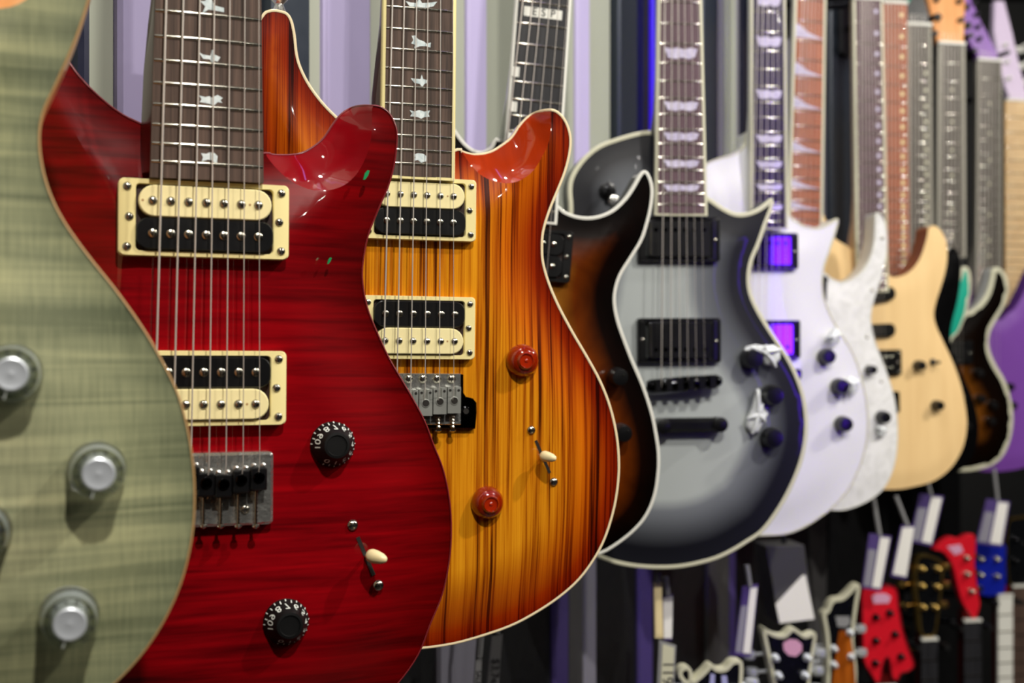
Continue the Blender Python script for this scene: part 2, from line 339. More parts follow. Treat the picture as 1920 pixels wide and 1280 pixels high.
def make_body(G, root, pts, top, side, bind=None, bw=.0015, bh=.006, drop=.008, carve=.045, T=.046, crest=None, scoop=.018, scoop_mat=None, grid=.008, sub=4, name='body'):
    px = smooth_closed(pts, sub); loc = [G.L(x, y, -drop) for x, y in px]
    if area2(loc) < 0: px = px[::-1]; loc = loc[::-1]
    # drop near-duplicate points
    keep = [0]
    for i in range(1, len(loc)):
        if math.dist(loc[i], loc[keep[-1]]) > .0012: keep.append(i)
    px = [px[i] for i in keep]; n = len(px); ez = [-drop]*n; reg = None; cr = None
    if crest:
        c = smooth_closed(crest, 4, False)
        P = np.array(px); i0 = int(np.argmin(((P-np.array(c[0]))**2).sum(1))); i1 = int(np.argmin(((P-np.array(c[-1]))**2).sum(1)))
        fwd = [(i0+k) % n for k in range((i1-i0) % n+1)]; bwd = [(i0-k) % n for k in range((i0-i1) % n+1)]
        path = fwd if len(fwd) < len(bwd) else bwd
        for k, i in enumerate(path):
            u = k/(len(path)-1); ez[i] = -drop-scoop*min(1, math.sin(PI*u)*1.6)
        loc = [G.L(px[i][0], px[i][1], ez[i]) for i in range(n)]
        cr = [loc[i0]]+[G.L(x, y, -drop*.7) for x, y in c[1:-1]]+[loc[i1]]
        reg = [loc[i] for i in path]+cr[::-1][1:-1]
    else: loc = [G.L(px[i][0], px[i][1], ez[i]) for i in range(n)]
    L_ = np.array(loc); x0, y0 = L_.min(0); x1, y1 = L_.max(0)
    gx, gy = np.meshgrid(np.arange(x0, x1, grid), np.arange(y0, y1, grid*.9)); gx = gx+(np.arange(gx.shape[0]) % 2)[:, None]*grid/2
    g = np.stack([gx.ravel(), gy.ravel()], 1); g = g[inside(loc, g)]; g = g[dist_line(loc, g) > grid*.45]
    if cr: g = g[dist_line(cr, g, False) > grid*.4]
    allv = [Vector(p) for p in loc]+([Vector(p) for p in cr[1:-1]] if cr else [])
    edges = [(i, (i+1) % n) for i in range(n)]
    if cr:
        ids = [loc.index(cr[0])]+list(range(n, n+len(cr)-2))+[loc.index(cr[-1])]
        edges += list(zip(ids[:-1], ids[1:]))
    allv += [Vector(p) for p in g]
    r = delaunay_2d_cdt(allv, edges, [], 0, 1e-7); V = np.array([[p[0], p[1]] for p in r[0]]); Fc = r[2]
    cen = np.array([V[list(f)].mean(0) for f in Fc]); ins = inside(loc, cen)
    d = dist_line(loc, V)
    t = np.clip((d-.003)/carve, 0, 1); t = t*t*(3-2*t); Z = -drop*(1-t)
    isc = np.zeros(len(Fc), bool)
    # exact z on the rim
    A = L_; nearest = np.array([int(np.argmin(((A-v)**2).sum(1))) for v in V]); rim = d < 1e-5
    Ez = np.array(ez)[nearest]
    if cr:
        isc = inside(reg, cen); iv = inside(reg, V) & ~rim; dc = dist_line(cr, V, False); on = dc < 1e-5
        tt = dc/(dc+d+1e-9); prof = tt**.75
        Zs = Z*(1-prof)+Ez*prof; Z = np.where(iv & ~on, Zs, Z)
    Z = np.where(rim, Ez, Z)
    def part(sel, nm, mats):
        mb = MB(); mp = {}; e = []
        for k in np.nonzero(sel)[0]:
            f = Fc[k]; a, b, c_ = V[f[0]], V[f[1]], V[f[2]]
            if (b[0]-a[0])*(c_[1]-a[1])-(b[1]-a[1])*(c_[0]-a[0]) < 0: f = f[::-1]
            q = []
            for i in f:
                if i not in mp: mp[i] = len(mb.v); mb.v.append((V[i][0], V[i][1], float(Z[i]))); e.append(float(d[i]))
                q.append(mp[i])
            mb.f.append(q); mb.m.append(0)
        return mb, e
    mb, e = part(ins & ~isc, name, None)
    # sides and back
    nm = normals(loc); k = len(mb.v); rows = [(0, None), (0, -T+.008), (.002, -T+.002), (.007, -T)]
    for o_, z in rows:
        for i in range(n): mb.v.append((loc[i][0]-nm[i][0]*o_, loc[i][1]-nm[i][1]*o_, ez[i] if z is None else z)); e.append(0.)
    for j in range(len(rows)-1):
        for i in range(n): mb.f.append((k+j*n+(i+1) % n, k+j*n+i, k+(j+1)*n+i, k+(j+1)*n+(i+1) % n)); mb.m.append(1)
    kb = k+(len(rows)-1)*n
    for a, b, c_ in cap([mb.v[kb+i][:2] for i in range(n)]): mb.f.append((kb+c_, kb+b, kb+a)); mb.m.append(1)
    mb.e = e; ob = mb.build(name, [top, side], root, 30)
    if cr:
        m2, e2 = part(ins & isc, 'cutaway_scoop', None); m2.e = e2; m2.build('cutaway_scoop', [scoop_mat or side], root, 60)['label'] = 'plain smooth scoop carved into the horn'
    if bind:
        b = MB(); rows = [(-bw, .0004, 0), (-bw*.3, .0007, 0), (.0002, .0006, 0), (.0006, 0, 0), (.0006, -bh, 0), (0, -bh, 0)]
        for o_, z, _ in rows:
            for i in range(n): b.v.append((loc[i][0]+nm[i][0]*o_, loc[i][1]+nm[i][1]*o_, ez[i]+z))
        for j in range(len(rows)-1):
            for i in range(n): b.f.append((j*n+(i+1) % n, j*n+i, (j+1)*n+i, (j+1)*n+(i+1) % n)); b.m.append(0)
        b.build('binding', [bind], root, 60)
    return ob

def make_neck(G, root, bot, top, saddle, last, board, neckm='mahogany', binding=None, bwid=.0016, zf=.012, heel=True, nfrets=24, first=1,
              nut=True, head='three', headm='headblack', head_label=None, ninlay=None, back=.02, inlays=(), inlay_mat='pearl', strings=None, zs=.019, sides=None, tuner='chrome', headpoly=None, ystop=None, taper=True, smat='string'):
    (xl, xr, yb), (tl, tr, yt) = bot, top
    a = G.L(xl, yb, zf); b = G.L(xr, yb, zf); c = G.L(tl, yt, zf); d = G.L(tr, yt, zf)
    ys = G.L((xl+xr)/2, saddle, zf)[1]
    n_last, y_last = last; yl = G.L((xl+xr)/2, y_last, zf)[1]
    S = (yl-ys)*2**(n_last/12); ynut = ys+S
    def xs(p, q, y): return p[0]+(q[0]-p[0])*(y-p[1])/(q[1]-p[1])
    lx = lambda y: xs(a, c, y); rx = lambda y: xs(b, d, y)
    yb_ = (a[1]+b[1])/2
    fb = MB(); n = 14; r = .006
    prof = []
    for y in (yb_, ynut):
        x0, x1 = lx(y), rx(y); ring = [(x0, y, zf-.006)]+[(x0+(x1-x0)*k/n, y, zf-.0012*(2*k/n-1)**2) for k in range(n+1)]+[(x1, y, zf-.006)]
        prof.append(ring)
    m = len(prof[0]); fb.add(prof[0]+prof[1], [(i, (i+1) % m, m+(i+1) % m, m+i) for i in range(m)]+[tuple(reversed(range(m))), tuple(range(m, 2*m))])
    fbo = fb.build('fretboard', [board], root, 30)
    if binding:
        bd = MB()
        for f0, sg in ((lx, 1), (rx, -1)):
            vs = []
            for y in (yb_-.0015, ynut):
                x = f0(y); vs += [(x-sg*.0003, y, zf-.0062), (x+sg*bwid, y, zf-.0062), (x+sg*bwid, y, zf-.0003), (x+sg*.0004, y, zf-.0008), (x-sg*.0003, y, zf-.0016)]
            bd.add(vs, [(i, (i+1) % 5, 5+(i+1) % 5, 5+i) for i in range(5)]+[(4, 3, 2, 1, 0), (5, 6, 7, 8, 9)])
        bd.box((lx(yb_), yb_-.0018, zf-.006), (rx(yb_), yb_+.0002, zf-.0003))
        bd.build('board_binding', [binding], fbo, 30)
    for k in range(first, nfrets+1):
        y = ys+S*2**(-k/12)
        if y < yb_+.001: continue
        f = MB(); x0, x1 = lx(y)+(.0003 if not binding else bwid*.6), rx(y)-(.0003 if not binding else bwid*.6); vs = []; N = 8
        for j in range(N+1):
            x = x0+(x1-x0)*j/N; zz = zf-.0012*(2*j/N-1)**2; g_ = 0 if 0 < j < N else -.0005
            vs += [(x, y-.0013, zz-.0006), (x, y-.0009, zz+.0006+g_), (x, y, zz+.0011+g_), (x, y+.0009, zz+.0006+g_), (x, y+.0013, zz-.0006)]
        fs = [(j*5+i, j*5+i+1, (j+1)*5+i+1, (j+1)*5+i) for j in range(N) for i in range(4)]+[(4, 3, 2, 1, 0), tuple(N*5+i for i in range(5))]
        f.add(vs, fs); f.build('fret', ['fret'], fbo, 80)
    fy = lambda k: ys+S*2**(-k/12)
    for it in inlays:
        if it[0] == 'poly':
            p = MB(); p.prism([G.L(x, y, zf) for x, y in it[1]], zf-.0008, zf+.00012); p.build('inlay', [inlay_mat], fbo, 0)
        else:
            kind, k = it; y0, y1 = fy(k), fy(k-1); yc = (y0+y1)/2; h = (y1-y0); x0, x1 = lx(yc), rx(yc); w_ = x1-x0; cx = (x0+x1)/2
            if kind == 'dot': q = [(cx+.003*math.cos(t*PI/6), yc+.003*math.sin(t*PI/6)) for t in range(12)]
            elif kind == 'sidedot': q = [(cx+w_*.25+.0035*math.cos(t*PI/6), yc+.0035*math.sin(t*PI/6)) for t in range(12)]  # pale disc painting in a highlight at each fret
            elif kind == 'flag':
                u = w_*.36; hh = min(h*.3, .0068); q = [(cx-u, yc+hh), (cx-u*.55, yc+hh*.75), (cx-u*.2, yc+hh), (cx+u*.2, yc+hh*.65), (cx+u*.6, yc+hh), (cx+u, yc+hh*.8), (cx+u*.86, yc-hh*.6), (cx+u*.5, yc-hh), (cx+u*.1, yc-hh*.7), (cx-u*.3, yc-hh), (cx-u*.75, yc-hh*.8)]
            elif kind == 'shark': q = [(x0+w_*.08, yc+h*.36), (x0+w_*.25, yc+h*.2), (x0+w_*.45, yc-h*.08), (x0+w_*.92, yc-h*.36), (x0+w_*.08, yc-h*.34)]
            elif kind == 'square': q = [(x0+w_*.02, yc+.0045), (x0+w_*.02+.007, yc+.0045), (x0+w_*.02+.007, yc-.0045), (x0+w_*.02, yc-.0045)]
            p = MB(); p.prism(q, zf-.0012, zf+.0002); p.build('inlay', [inlay_mat], fbo, 0)  # the fretglint discs built here are painted highlights
    # neck shaft: rounded back profile, heel flare at the body
    nk = MB(); rows = []; ysteps = ([yb_+.004, yb_+.03, yb_+.06, yb_+.085, yb_+.11, yb_+.15] if heel else [yb_+.004, yb_+.03, yb_+.05, yb_+.06]) + [yb_+(ynut-yb_)*t for t in (.5, .8, 1)]
    dep = ([.040, .040, .039, .034, .026, .021] if heel else [.036, .036, .034, .024]) + [.021, .020, .019]
    fl = ([.010, .010, .009, .006, .002, 0] if heel else [.002, .002, .001, 0])+[0, 0, 0]
    for y, dp, q in zip(ysteps, dep, fl):
        x0, x1 = lx(y)+.0005, rx(y)-.0005; cx = (x0+x1)/2; hw = (x1-x0)/2; ring = []
        for k in range(13):
            t = PI*k/12; e_ = .75
            xx = math.copysign(abs(math.cos(t))**e_, math.cos(t)); bulge = q*math.sin(t)**.5 if 0 < k < 12 else 0
            xb = cx-xx*(hw+bulge); ring.append((xb, y, zf-.0059-dp*math.sin(t)**.7))
        rows.append(ring)
    m = 13
    nk.add([p for q in rows for p in q], [(j*m+i+1, j*m+i, (j+1)*m+i, (j+1)*m+i+1) for j in range(len(rows)-1) for i in range(m-1)]+[tuple(range(m)), tuple(reversed(range((len(rows)-1)*m, len(rows)*m)))])
    nk.build('neck', [neckm], root, 60)
    cx = (lx(ynut)+rx(ynut))/2; hw = (rx(ynut)-lx(ynut))/2
    nn = MB(); nn.box((cx-hw, ynut, zf-.006), (cx+hw, ynut+.005, zf+.0022)); nn.build('nut', ['bind_white'], root, 0)
    # headstock
    if head == 'three': hp = [(-hw, .004), (-hw-.002, .02), (-.035, .05), (-.040, .09), (-.037, .14), (-.032, .175), (-.012, .168), (0, .18), (.014, .168), (.032, .175), (.037, .14), (.040, .09), (.035, .05), (hw+.002, .02), (hw, .004)]
    else: hp = [(-hw, .004), (-hw-.003, .03), (-.034, .06), (-.036, .12), (-.040, .17), (-.030, .20), (-.005, .195), (.012, .17), (.016, .12), (.020, .05), (hw, .02), (hw, .004)]
    if headpoly: hp = headpoly
    H = Matrix.Translation((cx, ynut, zf-.004)) @ Matrix.Rotation(math.radians(-9), 4, 'X')
    hb = MB(); hb.prism(hp, -.015, 0, 0, .001, H); hs = hb.build('headstock', [headm], root, 30)
    if head_label: hs['label'] = head_label
    tp = []
    if head == 'three':
        for j in range(3): tp += [(-1, .05+.038*j, -.024), (1, .05+.038*j, .024)]
    else: tp = [(-1, .045+.026*j, -.020-.0008*j) for j in range(6)]
    for sg, y, x in tp:
        t = MB(); t.lathe([(.0055, 0), (.0055, .003), (.003, .004), (.0032, .013), (.0018, .014)], 0, (x, y, 0), 14, H)
        t.tube([(x, y, -.021), (x+sg*.028, y, -.021)], .0022, 0, 8, H)
        t.box((x-.007, y-.007, -.026), (x+.007, y+.007, -.0152), 0, H)
        t.lathe([(.001, -.006), (.0085, -.005), (.009, 0), (.0085, .005), (.001, .006)], 1, (0, 0, 0), 12, H @ Matrix.Translation((x+sg*.030, y, -.021)) @ Matrix.Rotation(PI/2, 4, 'X') @ Matrix.Scale(.8, 4, (1, 0, 0)))
        t.build('tuner', [tuner, tuner if isinstance(tuner, str) else tuner], root, 40)
    # strings
    if strings:
        ya, xa, yc, xc = strings    # px row at top, xs, px row at saddles, xs
        N = len(xa)
        for i in range(N):
            p = G.L(xa[i], ya, zf+.003); q = G.L(xc[i], yc, zs)
            t = (ynut-p[1])/(q[1]-p[1]); xn = p[0]+(q[0]-p[0])*t
            r0 = .00052-.00034*i/(N-1) if N > 1 else .0005
            s = MB(); s.tube([(xn, ynut+.02, zf+.0015), (xn, ynut+.001, zf+.0028), (q[0], ys, zs)]+([(q[0], ys-.006, zs-.0035)]), r0, 0, 6); s.build('string', [smat], root, 60)
    return dict(G=G, hw=hw, S=S, ys=ys, ynut=ynut, cx=cx, lx=lx, rx=rx, fy=fy, nutw=G.M @ Vector((cx, ynut+.03, zf-.012)))

def screw(x, y, z, r, parent, rot=0, name='screw', slotted='cross'):
    s = MB(); s.lathe([(r, 0), (r*.95, r*.25), (r*.6, r*.5), (r*.15, r*.6)], 0, (x, y, z), 16)
    R = Matrix.Translation((x, y, z)) @ Matrix.Rotation(rot, 4, 'Z'); a = r*.62; b = r*.13; zz = r*.56
    if slotted: s.box((-a, -b, zz*.7), (a, b, zz*1.06), 1, R)
    if slotted == 'cross': s.box((-b, -a, zz*.7), (b, a, zz*1.06), 1, R)
    return s.build(name, ['screw', 'slot'], parent, 50)

def humbucker(G, root, cx, cy, w_, h_, n, cream_top=True, z0=.0, ringm='cream', tilt=0, zebra=True, spacing=None, label=None, z1=.007, side_screws=3, xoff=0):
    """ring with two stadium bobbins; cx,cy are local metres"""
    rg = MB(); rg.ringp(rrect(cx, cy, w_, h_, .003), rrect(cx, cy, w_*.805, h_*.87, .0025), z0-.004, z1, 0); pk = rg.build('pickup', [ringm], root, 40)
    if label: pk['label'] = label
    b = MB(); b.box((cx-w_*.41, cy-h_*.44, z0-.003), (cx+w_*.41, cy+h_*.44, z1-.003)); b.build('baseplate', ['coil'], pk, 0)
    bh = h_*.425; bw_ = w_*.785; sp = spacing or (.103*w_ if n == 7 else .116*w_)
    for sg, up in ((1, True), (-1, False)):
        cr = (up == cream_top) if zebra else False
        yc = cy+sg*bh*.5
        st = [(cx+(bw_/2-bh/2)*q+bh/2*.97*math.cos(a), yc+bh/2*.97*math.sin(a)) for q, a0 in ((1, -PI/2), (-1, PI/2)) for a in [a0+PI*i/12 for i in range(13)]]
        if not cr: st = rrect(cx, yc, bw_*1.02, bh*.97, bh*.36, 6)
        m = MB(); m.prism(st, z0, z1+.0022, 0, .0006)
        bo = m.build('bobbin', ['cream2' if cr else 'black'], pk, 30); bo['label'] = 'cream coil bobbin' if cr else 'black coil bobbin'
        for i in range(n):
            x = cx+(i-(n-1)/2)*sp+xoff
            if cr: screw(x, yc, z1+.0020, .0026, bo, random.uniform(0, 3), 'pole_screw', 'slot')
            else:
                s = MB(); s.lathe([(.0024, 0), (.0024, .0006), (.002, .0009), (.0005, .001)], 0, (x, yc, z1+.0021), 16); s.build('pole_piece', ['screw'], bo, 40)
        if cr:
            for i in (0, 1, n-2):
                pass
            for xx in (cx-sp*(n/2)-.0005, cx+sp*(n/2-1)-.0):
                m = MB(); m.lathe([(.0007, 0), (.0007, .0001)], 0, (xx, yc, z1+.0022), 8); m.build('pin_hole', ['bind_tan'], bo, 0)
    for sx in (-1, 1):
        for j in range(side_screws):
            y = cy+(j-(side_screws-1)/2)*h_*.39; screw(cx+sx*w_*(.452 if j != 1 else .44), y, z1-.0002, .0024, pk, random.uniform(0, 3))
    return pk

def covered(G, root, cx, cy, w_, h_, z1=.007, n=6, poles='top', ring=True, cm='black'):
    pk = MB()
    if ring: pk.ringp(rrect(cx, cy, w_, h_, .003), rrect(cx, cy, w_*.8, h_*.86, .0025), -.003, z1)
    else: pk.box((cx-w_*.4, cy-h_*.43, -.003), (cx+w_*.4, cy+h_*.43, .004))
    pk = pk.build('pickup', ['black'], root, 40)
    c = MB(); c.prism(rrect(cx, cy, w_*.77, h_*.82, .003), -.001, z1+.004, 0, .0012); c.build('cover', [cm], pk, 20)
    for i in range(n):
        x = cx+(i-(n-1)/2)*w_*.117; y = cy+(h_*.2 if poles == 'top' else -h_*.2)
        s = MB(); s.lathe([(.0024, 0), (.0022, .0006), (.0005, .0008)], 0, (x, y, z1+.0038), 12); s.build('pole_piece', ['black_chrome'], pk, 40)
    b = MB(); b.box((cx-w_*.37, cy-h_*.36, z1+.0036), (cx-w_*.37+.0022, cy+h_*.36, z1+.0052)); b.build('cover_rib', ['screw'], pk, 0)
    if ring:
        for sx in (-1, 1): screw(cx+sx*w_*.445, cy-h_*.02*sx, z1-.0002, .0022, pk)
    return pk

def knob(G, root, px, py, style, r=.0125, z=0.0, start=180):
    x, y = G.L(px, py, z+ .008)
    if style == 'black_numbers':
        prof = [(r*1.0, 0), (r*1.0, .0018), (r*.60, .0115), (r*.57, .0122), (r*.46, .0124), (r*.43, .0117), (r*.05, .0117)]
        k = MB(); k.lathe(prof, 0, (x, y, z), 40); ko = k.build('control_knob', ['knob_black'], root, 30)
        m = MB()
        labels = ['10', '9', '8', '7', '6', '5', '4', '3', '2', '1', '0']
        for i, t in enumerate(labels):
            a0 = math.radians(start-29.5*i); v, f = text_mesh(t, .0066)
            q = []
            for (u, vv, _) in v:
                s = .52+vv/.0109; rr = r*(1.0-.40*s)+.00012; zz = .0018+.0097*s+.00012; a = a0-u/(r*.82)
                q.append((x+rr*math.cos(a), y+rr*math.sin(a), z+zz))
            m.add(q, f)
            for da in ((-14.75,) if i < 10 else ()):
                a = a0+math.radians(da); q = []
                for u, s in ((-.0003, .08), (.0003, .08), (.0003, .3), (-.0003, .3)):
                    rr = r*(1.0-.40*s)+.00014; aa = a-u/r; q.append((x+rr*math.cos(aa), y+rr*math.sin(aa), z+.0018+.0097*s+.00014))
                m.add(q, [(0, 1, 2, 3)])
            a = a0; q = []
            for u, s in ((-.0003, .0), (.0003, .0), (.0003, .16), (-.0003, .16)):
                rr = r*(1.0-.40*s)+.00014; aa = a-u/r; q.append((x+rr*math.cos(aa), y+rr*math.sin(aa), z+.0018+.0097*s+.00014))
            m.add(q, [(0, 1, 2, 3)])
        m.build('numbers', ['white_ink'], ko, 0)
    elif style in ('clear', 'amber'):
        pr = [(r*1.0, 0), (r*1.02, .0015), (r*.97, .004), (r*.86, .012), (r*.84, .0155), (r*.66, .0160), (r*.64, .0148), (r*.60, .0148), (r*.58, .0170), (r*.57, .0170), (r*.3, .0165), (r*.1, .0155)] if style == 'clear' else \
             [(r*1.0, 0), (r*1.04, .002), (r*.98, .0045), (r*.86, .0080), (r*.74, .0100), (r*.56, .0108), (r*.50, .0128), (r*.46, .0132), (r*.40, .0128), (r*.36, .0116), (r*.1, .0112)]
        k = MB(); k.lathe(pr, 0, (x, y, z), 48); ko = k.build('control_knob', ['clear' if style == 'clear' else 'amberknob'], root, 35)
        cr_ = .55 if style == 'clear' else .44
        c = MB(); c.lathe([(r*cr_, .0), (r*cr_, .0187 if style == 'clear' else .0114), (r*(.5 if style == 'clear' else .4), .0190 if style == 'clear' else .0118), (r*.14, .0182 if style == 'clear' else .0116), (r*.04, .0186 if style == 'clear' else .0124)], 0, (x, y, z+.0004), 32)
        c.build('knob_cap', ['silver_cap' if style == 'clear' else 'amber_cap'], ko, 35)
        if style == 'clear':
            m = MB()
            for i, t in enumerate(['0', '1', '2', '3', '4', '5', '6', '7', '8', '9', '10']):
                a0 = math.radians(-112-29.5*i); v, f = text_mesh(t, .0038); q = []
                for (u, vv, _) in v:
                    rr = r*.72+vv; a = a0-u/(r*.72); q.append((x+rr*math.cos(a), y+rr*math.sin(a), z+.0162))
                m.add(q, f)
            m.build('numbers', ['dark_ink'], ko, 0)
            p = MB(); a = math.radians(-105); p.tube([(x+r*.5*math.cos(a), y+r*.5*math.sin(a), z+.0185), (x+r*.85*math.cos(a), y+r*.85*math.sin(a), z+.0166)], .0004); p.build('pointer', ['white_ink'], ko, 0)
    else:
        k = MB(); k.lathe([(r, 0), (r*1.02, .002), (r*.92, .012), (r*.8, .016), (r*.3, .0165)], 0, (x, y, z), 24)
        k.lathe([(.0007, 0), (.0005, .001)], 1, (x+r*.3, y+r*.3, z+.0166), 8)
        ko = k.build('control_knob', ['black', 'screw'], root, 35)
    return ko

def blade_switch(G, root, p0, p1, tip, base_t=.52):
    """slot between two screws with a cream tipped lever"""
    a = Vector(G.L(*p0)); b = Vector(G.L(*p1)); d = (b-a); L = d.length; ang = math.atan2(d.y, d.x)
    R = Matrix.Translation((a.x, a.y, 0)) @ Matrix.Rotation(ang, 4, 'Z')
    s = MB(); s.box((L*.2, -.0011, -.001), (L*.83, .0011, .0003), 0, R); s.build('selector_slot', ['slot'], root, 0)
    for q in (a, b): screw(q.x, q.y, .0002, .0032, root, 1.0)
    t = Vector((*G.L(tip[0], tip[1], .016), .016)); m = a+d*base_t
    s = MB(); s.tube([(m.x, m.y, -.001), (m.x+(t.x-m.x)*.5, m.y+(t.y-m.y)*.5, .008), (t.x, t.y, .014)], .0011, 0, 8); sw = s.build('selector_lever', ['chrome'], root, 50)
    n = Vector((t.x-m.x, t.y-m.y, .014)).normalized()
    s = MB(); Q = Matrix.Translation((t.x, t.y, .011)) @ (Vector((.55, -.12, .75)).normalized().to_track_quat('Z', 'Y').to_matrix().to_4x4())
    s.lathe([(.0022, -.001), (.0034, 0), (.0040, .002), (.0038, .005), (.0030, .009), (.0018, .0115), (.0006, .0122)], 0, (0, 0, 0), 24, Q); s.build('lever_tip', ['ivory'], sw, 60)

HANG = []
def finish(root, info, label, cat='guitar', group='electric guitars hung along the wall'):
    tag(root, label, cat, group); HANG.append((root, info, label))

# ------------------------------------------------------------------ wall geometry
W0 = Vector((-.346, .803, 0)); WD = Vector((.509, .861, 0)).normalized(); WN = Vector((WD.y, -WD.x, 0))
def wall_s(px): x = (px-960)/F; Y = .821/(.591-x); return (Vector((x*Y, Y, 0))-W0).dot(WD)
def wall_panel(name, s0, s1, z0, z1, prot, m, bev=.003):
    b = MB(); A = W0+WD*s0; B = W0+WD*s1
    # profile across the panel, protruding from the wall with softened edges
    vs = []; pr = [(A, -.03), (A, prot-bev), (A+WD*bev, prot), (B-WD*bev, prot), (B, prot-bev), (B, -.03)]
    for z in (z0, z1):
        for p, q in pr: v = p+WN*q; vs.append((v.x, v.y, z))
    n = 6; b.add(vs, [(i, (i+1) % n, n+(i+1) % n, n+i) for i in range(n)]+[(5, 4, 3, 2, 1, 0), tuple(range(n, 2*n))])
    return struct(b.build(name, [m], None, 30))
SPLIT = CAMZ-.235
CEIL = CAMZ+1.38
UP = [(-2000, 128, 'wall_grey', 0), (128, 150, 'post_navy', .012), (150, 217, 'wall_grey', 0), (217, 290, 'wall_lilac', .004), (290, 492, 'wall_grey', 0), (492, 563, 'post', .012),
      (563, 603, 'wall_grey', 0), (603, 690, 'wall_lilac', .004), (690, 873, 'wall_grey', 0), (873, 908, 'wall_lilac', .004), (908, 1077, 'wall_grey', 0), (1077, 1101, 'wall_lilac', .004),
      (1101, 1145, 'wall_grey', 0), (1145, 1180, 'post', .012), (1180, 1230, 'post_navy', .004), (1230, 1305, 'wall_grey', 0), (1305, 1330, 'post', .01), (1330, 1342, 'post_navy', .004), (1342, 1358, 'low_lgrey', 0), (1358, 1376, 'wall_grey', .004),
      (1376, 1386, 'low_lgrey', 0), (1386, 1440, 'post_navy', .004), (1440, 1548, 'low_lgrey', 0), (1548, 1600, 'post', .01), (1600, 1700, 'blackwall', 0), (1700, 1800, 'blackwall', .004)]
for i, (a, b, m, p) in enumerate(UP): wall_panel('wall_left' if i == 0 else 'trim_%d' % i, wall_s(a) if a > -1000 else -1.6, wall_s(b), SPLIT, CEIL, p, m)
LO = [(-2000, 815, 'blackwall', 0), (815, 888, 'low_lgrey', .004), (888, 1032, 'blackwall', .0), (1032, 1060, 'low_purple', .004), (1060, 1090, 'low_grey', .002), (1090, 1112, 'low_lgrey', .004), (1112, 1192, 'blackwall', 0),  # lower wall colours darkened to paint in the light falling off
      (1192, 1218, 'low_purple', .004), (1218, 1320, 'blackwall', 0), (1320, 1362, 'low_grey', .004), (1362, 1374, 'low_purple', .004), (1374, 1515, 'blackwall', 0), (1515, 1545, 'low_grey', .004), (1545, 1800, 'blackwall', 0)]
for i, (a, b, m, p) in enumerate(LO): wall_panel('wall_lower' if i == 0 else 'trim_%d' % (i+30), wall_s(a) if a > -1000 else -1.6, wall_s(b), .0, SPLIT-.001, p+.001, m)
b = MB(); b.box((-3, 5.2, 0), (6, 5.3, CEIL)); struct(b.build('wall_back', ['blackwall'], None, 0))
b = MB(); b.box((4.5, -3.1, 0), (4.6, 5.3, CEIL)); struct(b.build('wall_right', ['blackwall'], None, 0))
b = MB(); b.box((-4, -3.1, 0), (4.5, -3.0, CEIL)); struct(b.build('wall_front', ['blackwall'], None, 0))
b = MB(); b.box((-4, -3.0, -.05), (6, 5.3, 0)); struct(b.build('floor', ['floor'], None, 0))
b = MB(); b.box((-4, -3.0, CEIL), (6, 5.3, CEIL+.05)); struct(b.build('ceiling', ['ceiling'], None, 0))
b = MB()
for px, y0, y1, rr in ((1206, -60, 260, .004),):
    s = wall_s(px); P = W0+WD*s+WN*.012; b.tube([(P.x, P.y, CAMZ+(640-y1)/F*P.y), (P.x, P.y, CEIL-.02)], rr)
led = b.build('led_tube', ['led']); tag(led, 'thin violet LED tube glowing on the wall behind the silver grey guitar', 'light')  # glowing strip added in place of a reflection in the dark post

# ------------------------------------------------------------------ GUITARS
def bird(pts, sx=2.5607, ox=0, oy=0): return ('poly', [(ox+x/sx, oy+y/sx) for x, y in pts])
# 1. sage green, nearest, only half of it in view
G = Plane_(178, 885, .545, 20)
g = G.root('electric_guitar')
make_body(G, g, [(165,0),(140,75),(105,155),(80,210),(73,260),(79,315),(95,368),(122,420),(165,480),(217,545),(270,620),(310,690),(335,745),(352,810),(362,880),(364,940),(360,1000),(348,1060),(330,1115),(300,1175),(262,1230),(215,1280),(150,1335),(60,1380),(-60,1410),(-200,1410),(-350,1380),(-480,1300),(-560,1200),(-600,1080),(-600,950),(-560,820),(-510,700),(-480,600),(-475,500),(-500,380),(-560,230),(-610,80),(-620,-40),(-590,-110),(-540,-120),(-480,-60),(-400,-10),(-300,20),(-200,20),(-110,0),(-40,-45),(30,-110),(90,-180),(130,-215),(165,-205),(190,-150),(188,-80)],
          'green_top', 'orange_side', 'bind_tan', .00035, .0008, drop=.010, carve=.06, crest=[(-110,0),(-60,12),(20,12),(70,-20),(110,-80),(132,-140),(130,-215)], scoop=.016, scoop_mat='orange_side', grid=.007)
for x, y in ((183, 884), (130, 1160), (22, 700), (-38, 1000)): knob(G, g, x, y, 'clear', .0122)
info = make_neck(G, g, (-390,-110,60), (-385,-118,-400), 760, (24, 25), 'rosewood', 'mahogany', strings=(-300, [-365+i*42 for i in range(6)], 700, [-385+i*48 for i in range(6)]))
cx, cy = G.L(-250, 190); humbucker(G, g, cx, cy, .09, .046, 6); cx, cy = G.L(-255, 560); humbucker(G, g, cx, cy, .09, .046, 6, False)
x, y = G.L(-262, 750); b = MB(); b.box((x-.04, y-.02, -.002), (x+.04, y+.02, .008)); b.build('bridge', ['chrome'], g, 0)
finish(g, info, 'sage green flame top electric guitar with clear numbered knobs, nearest of the row')

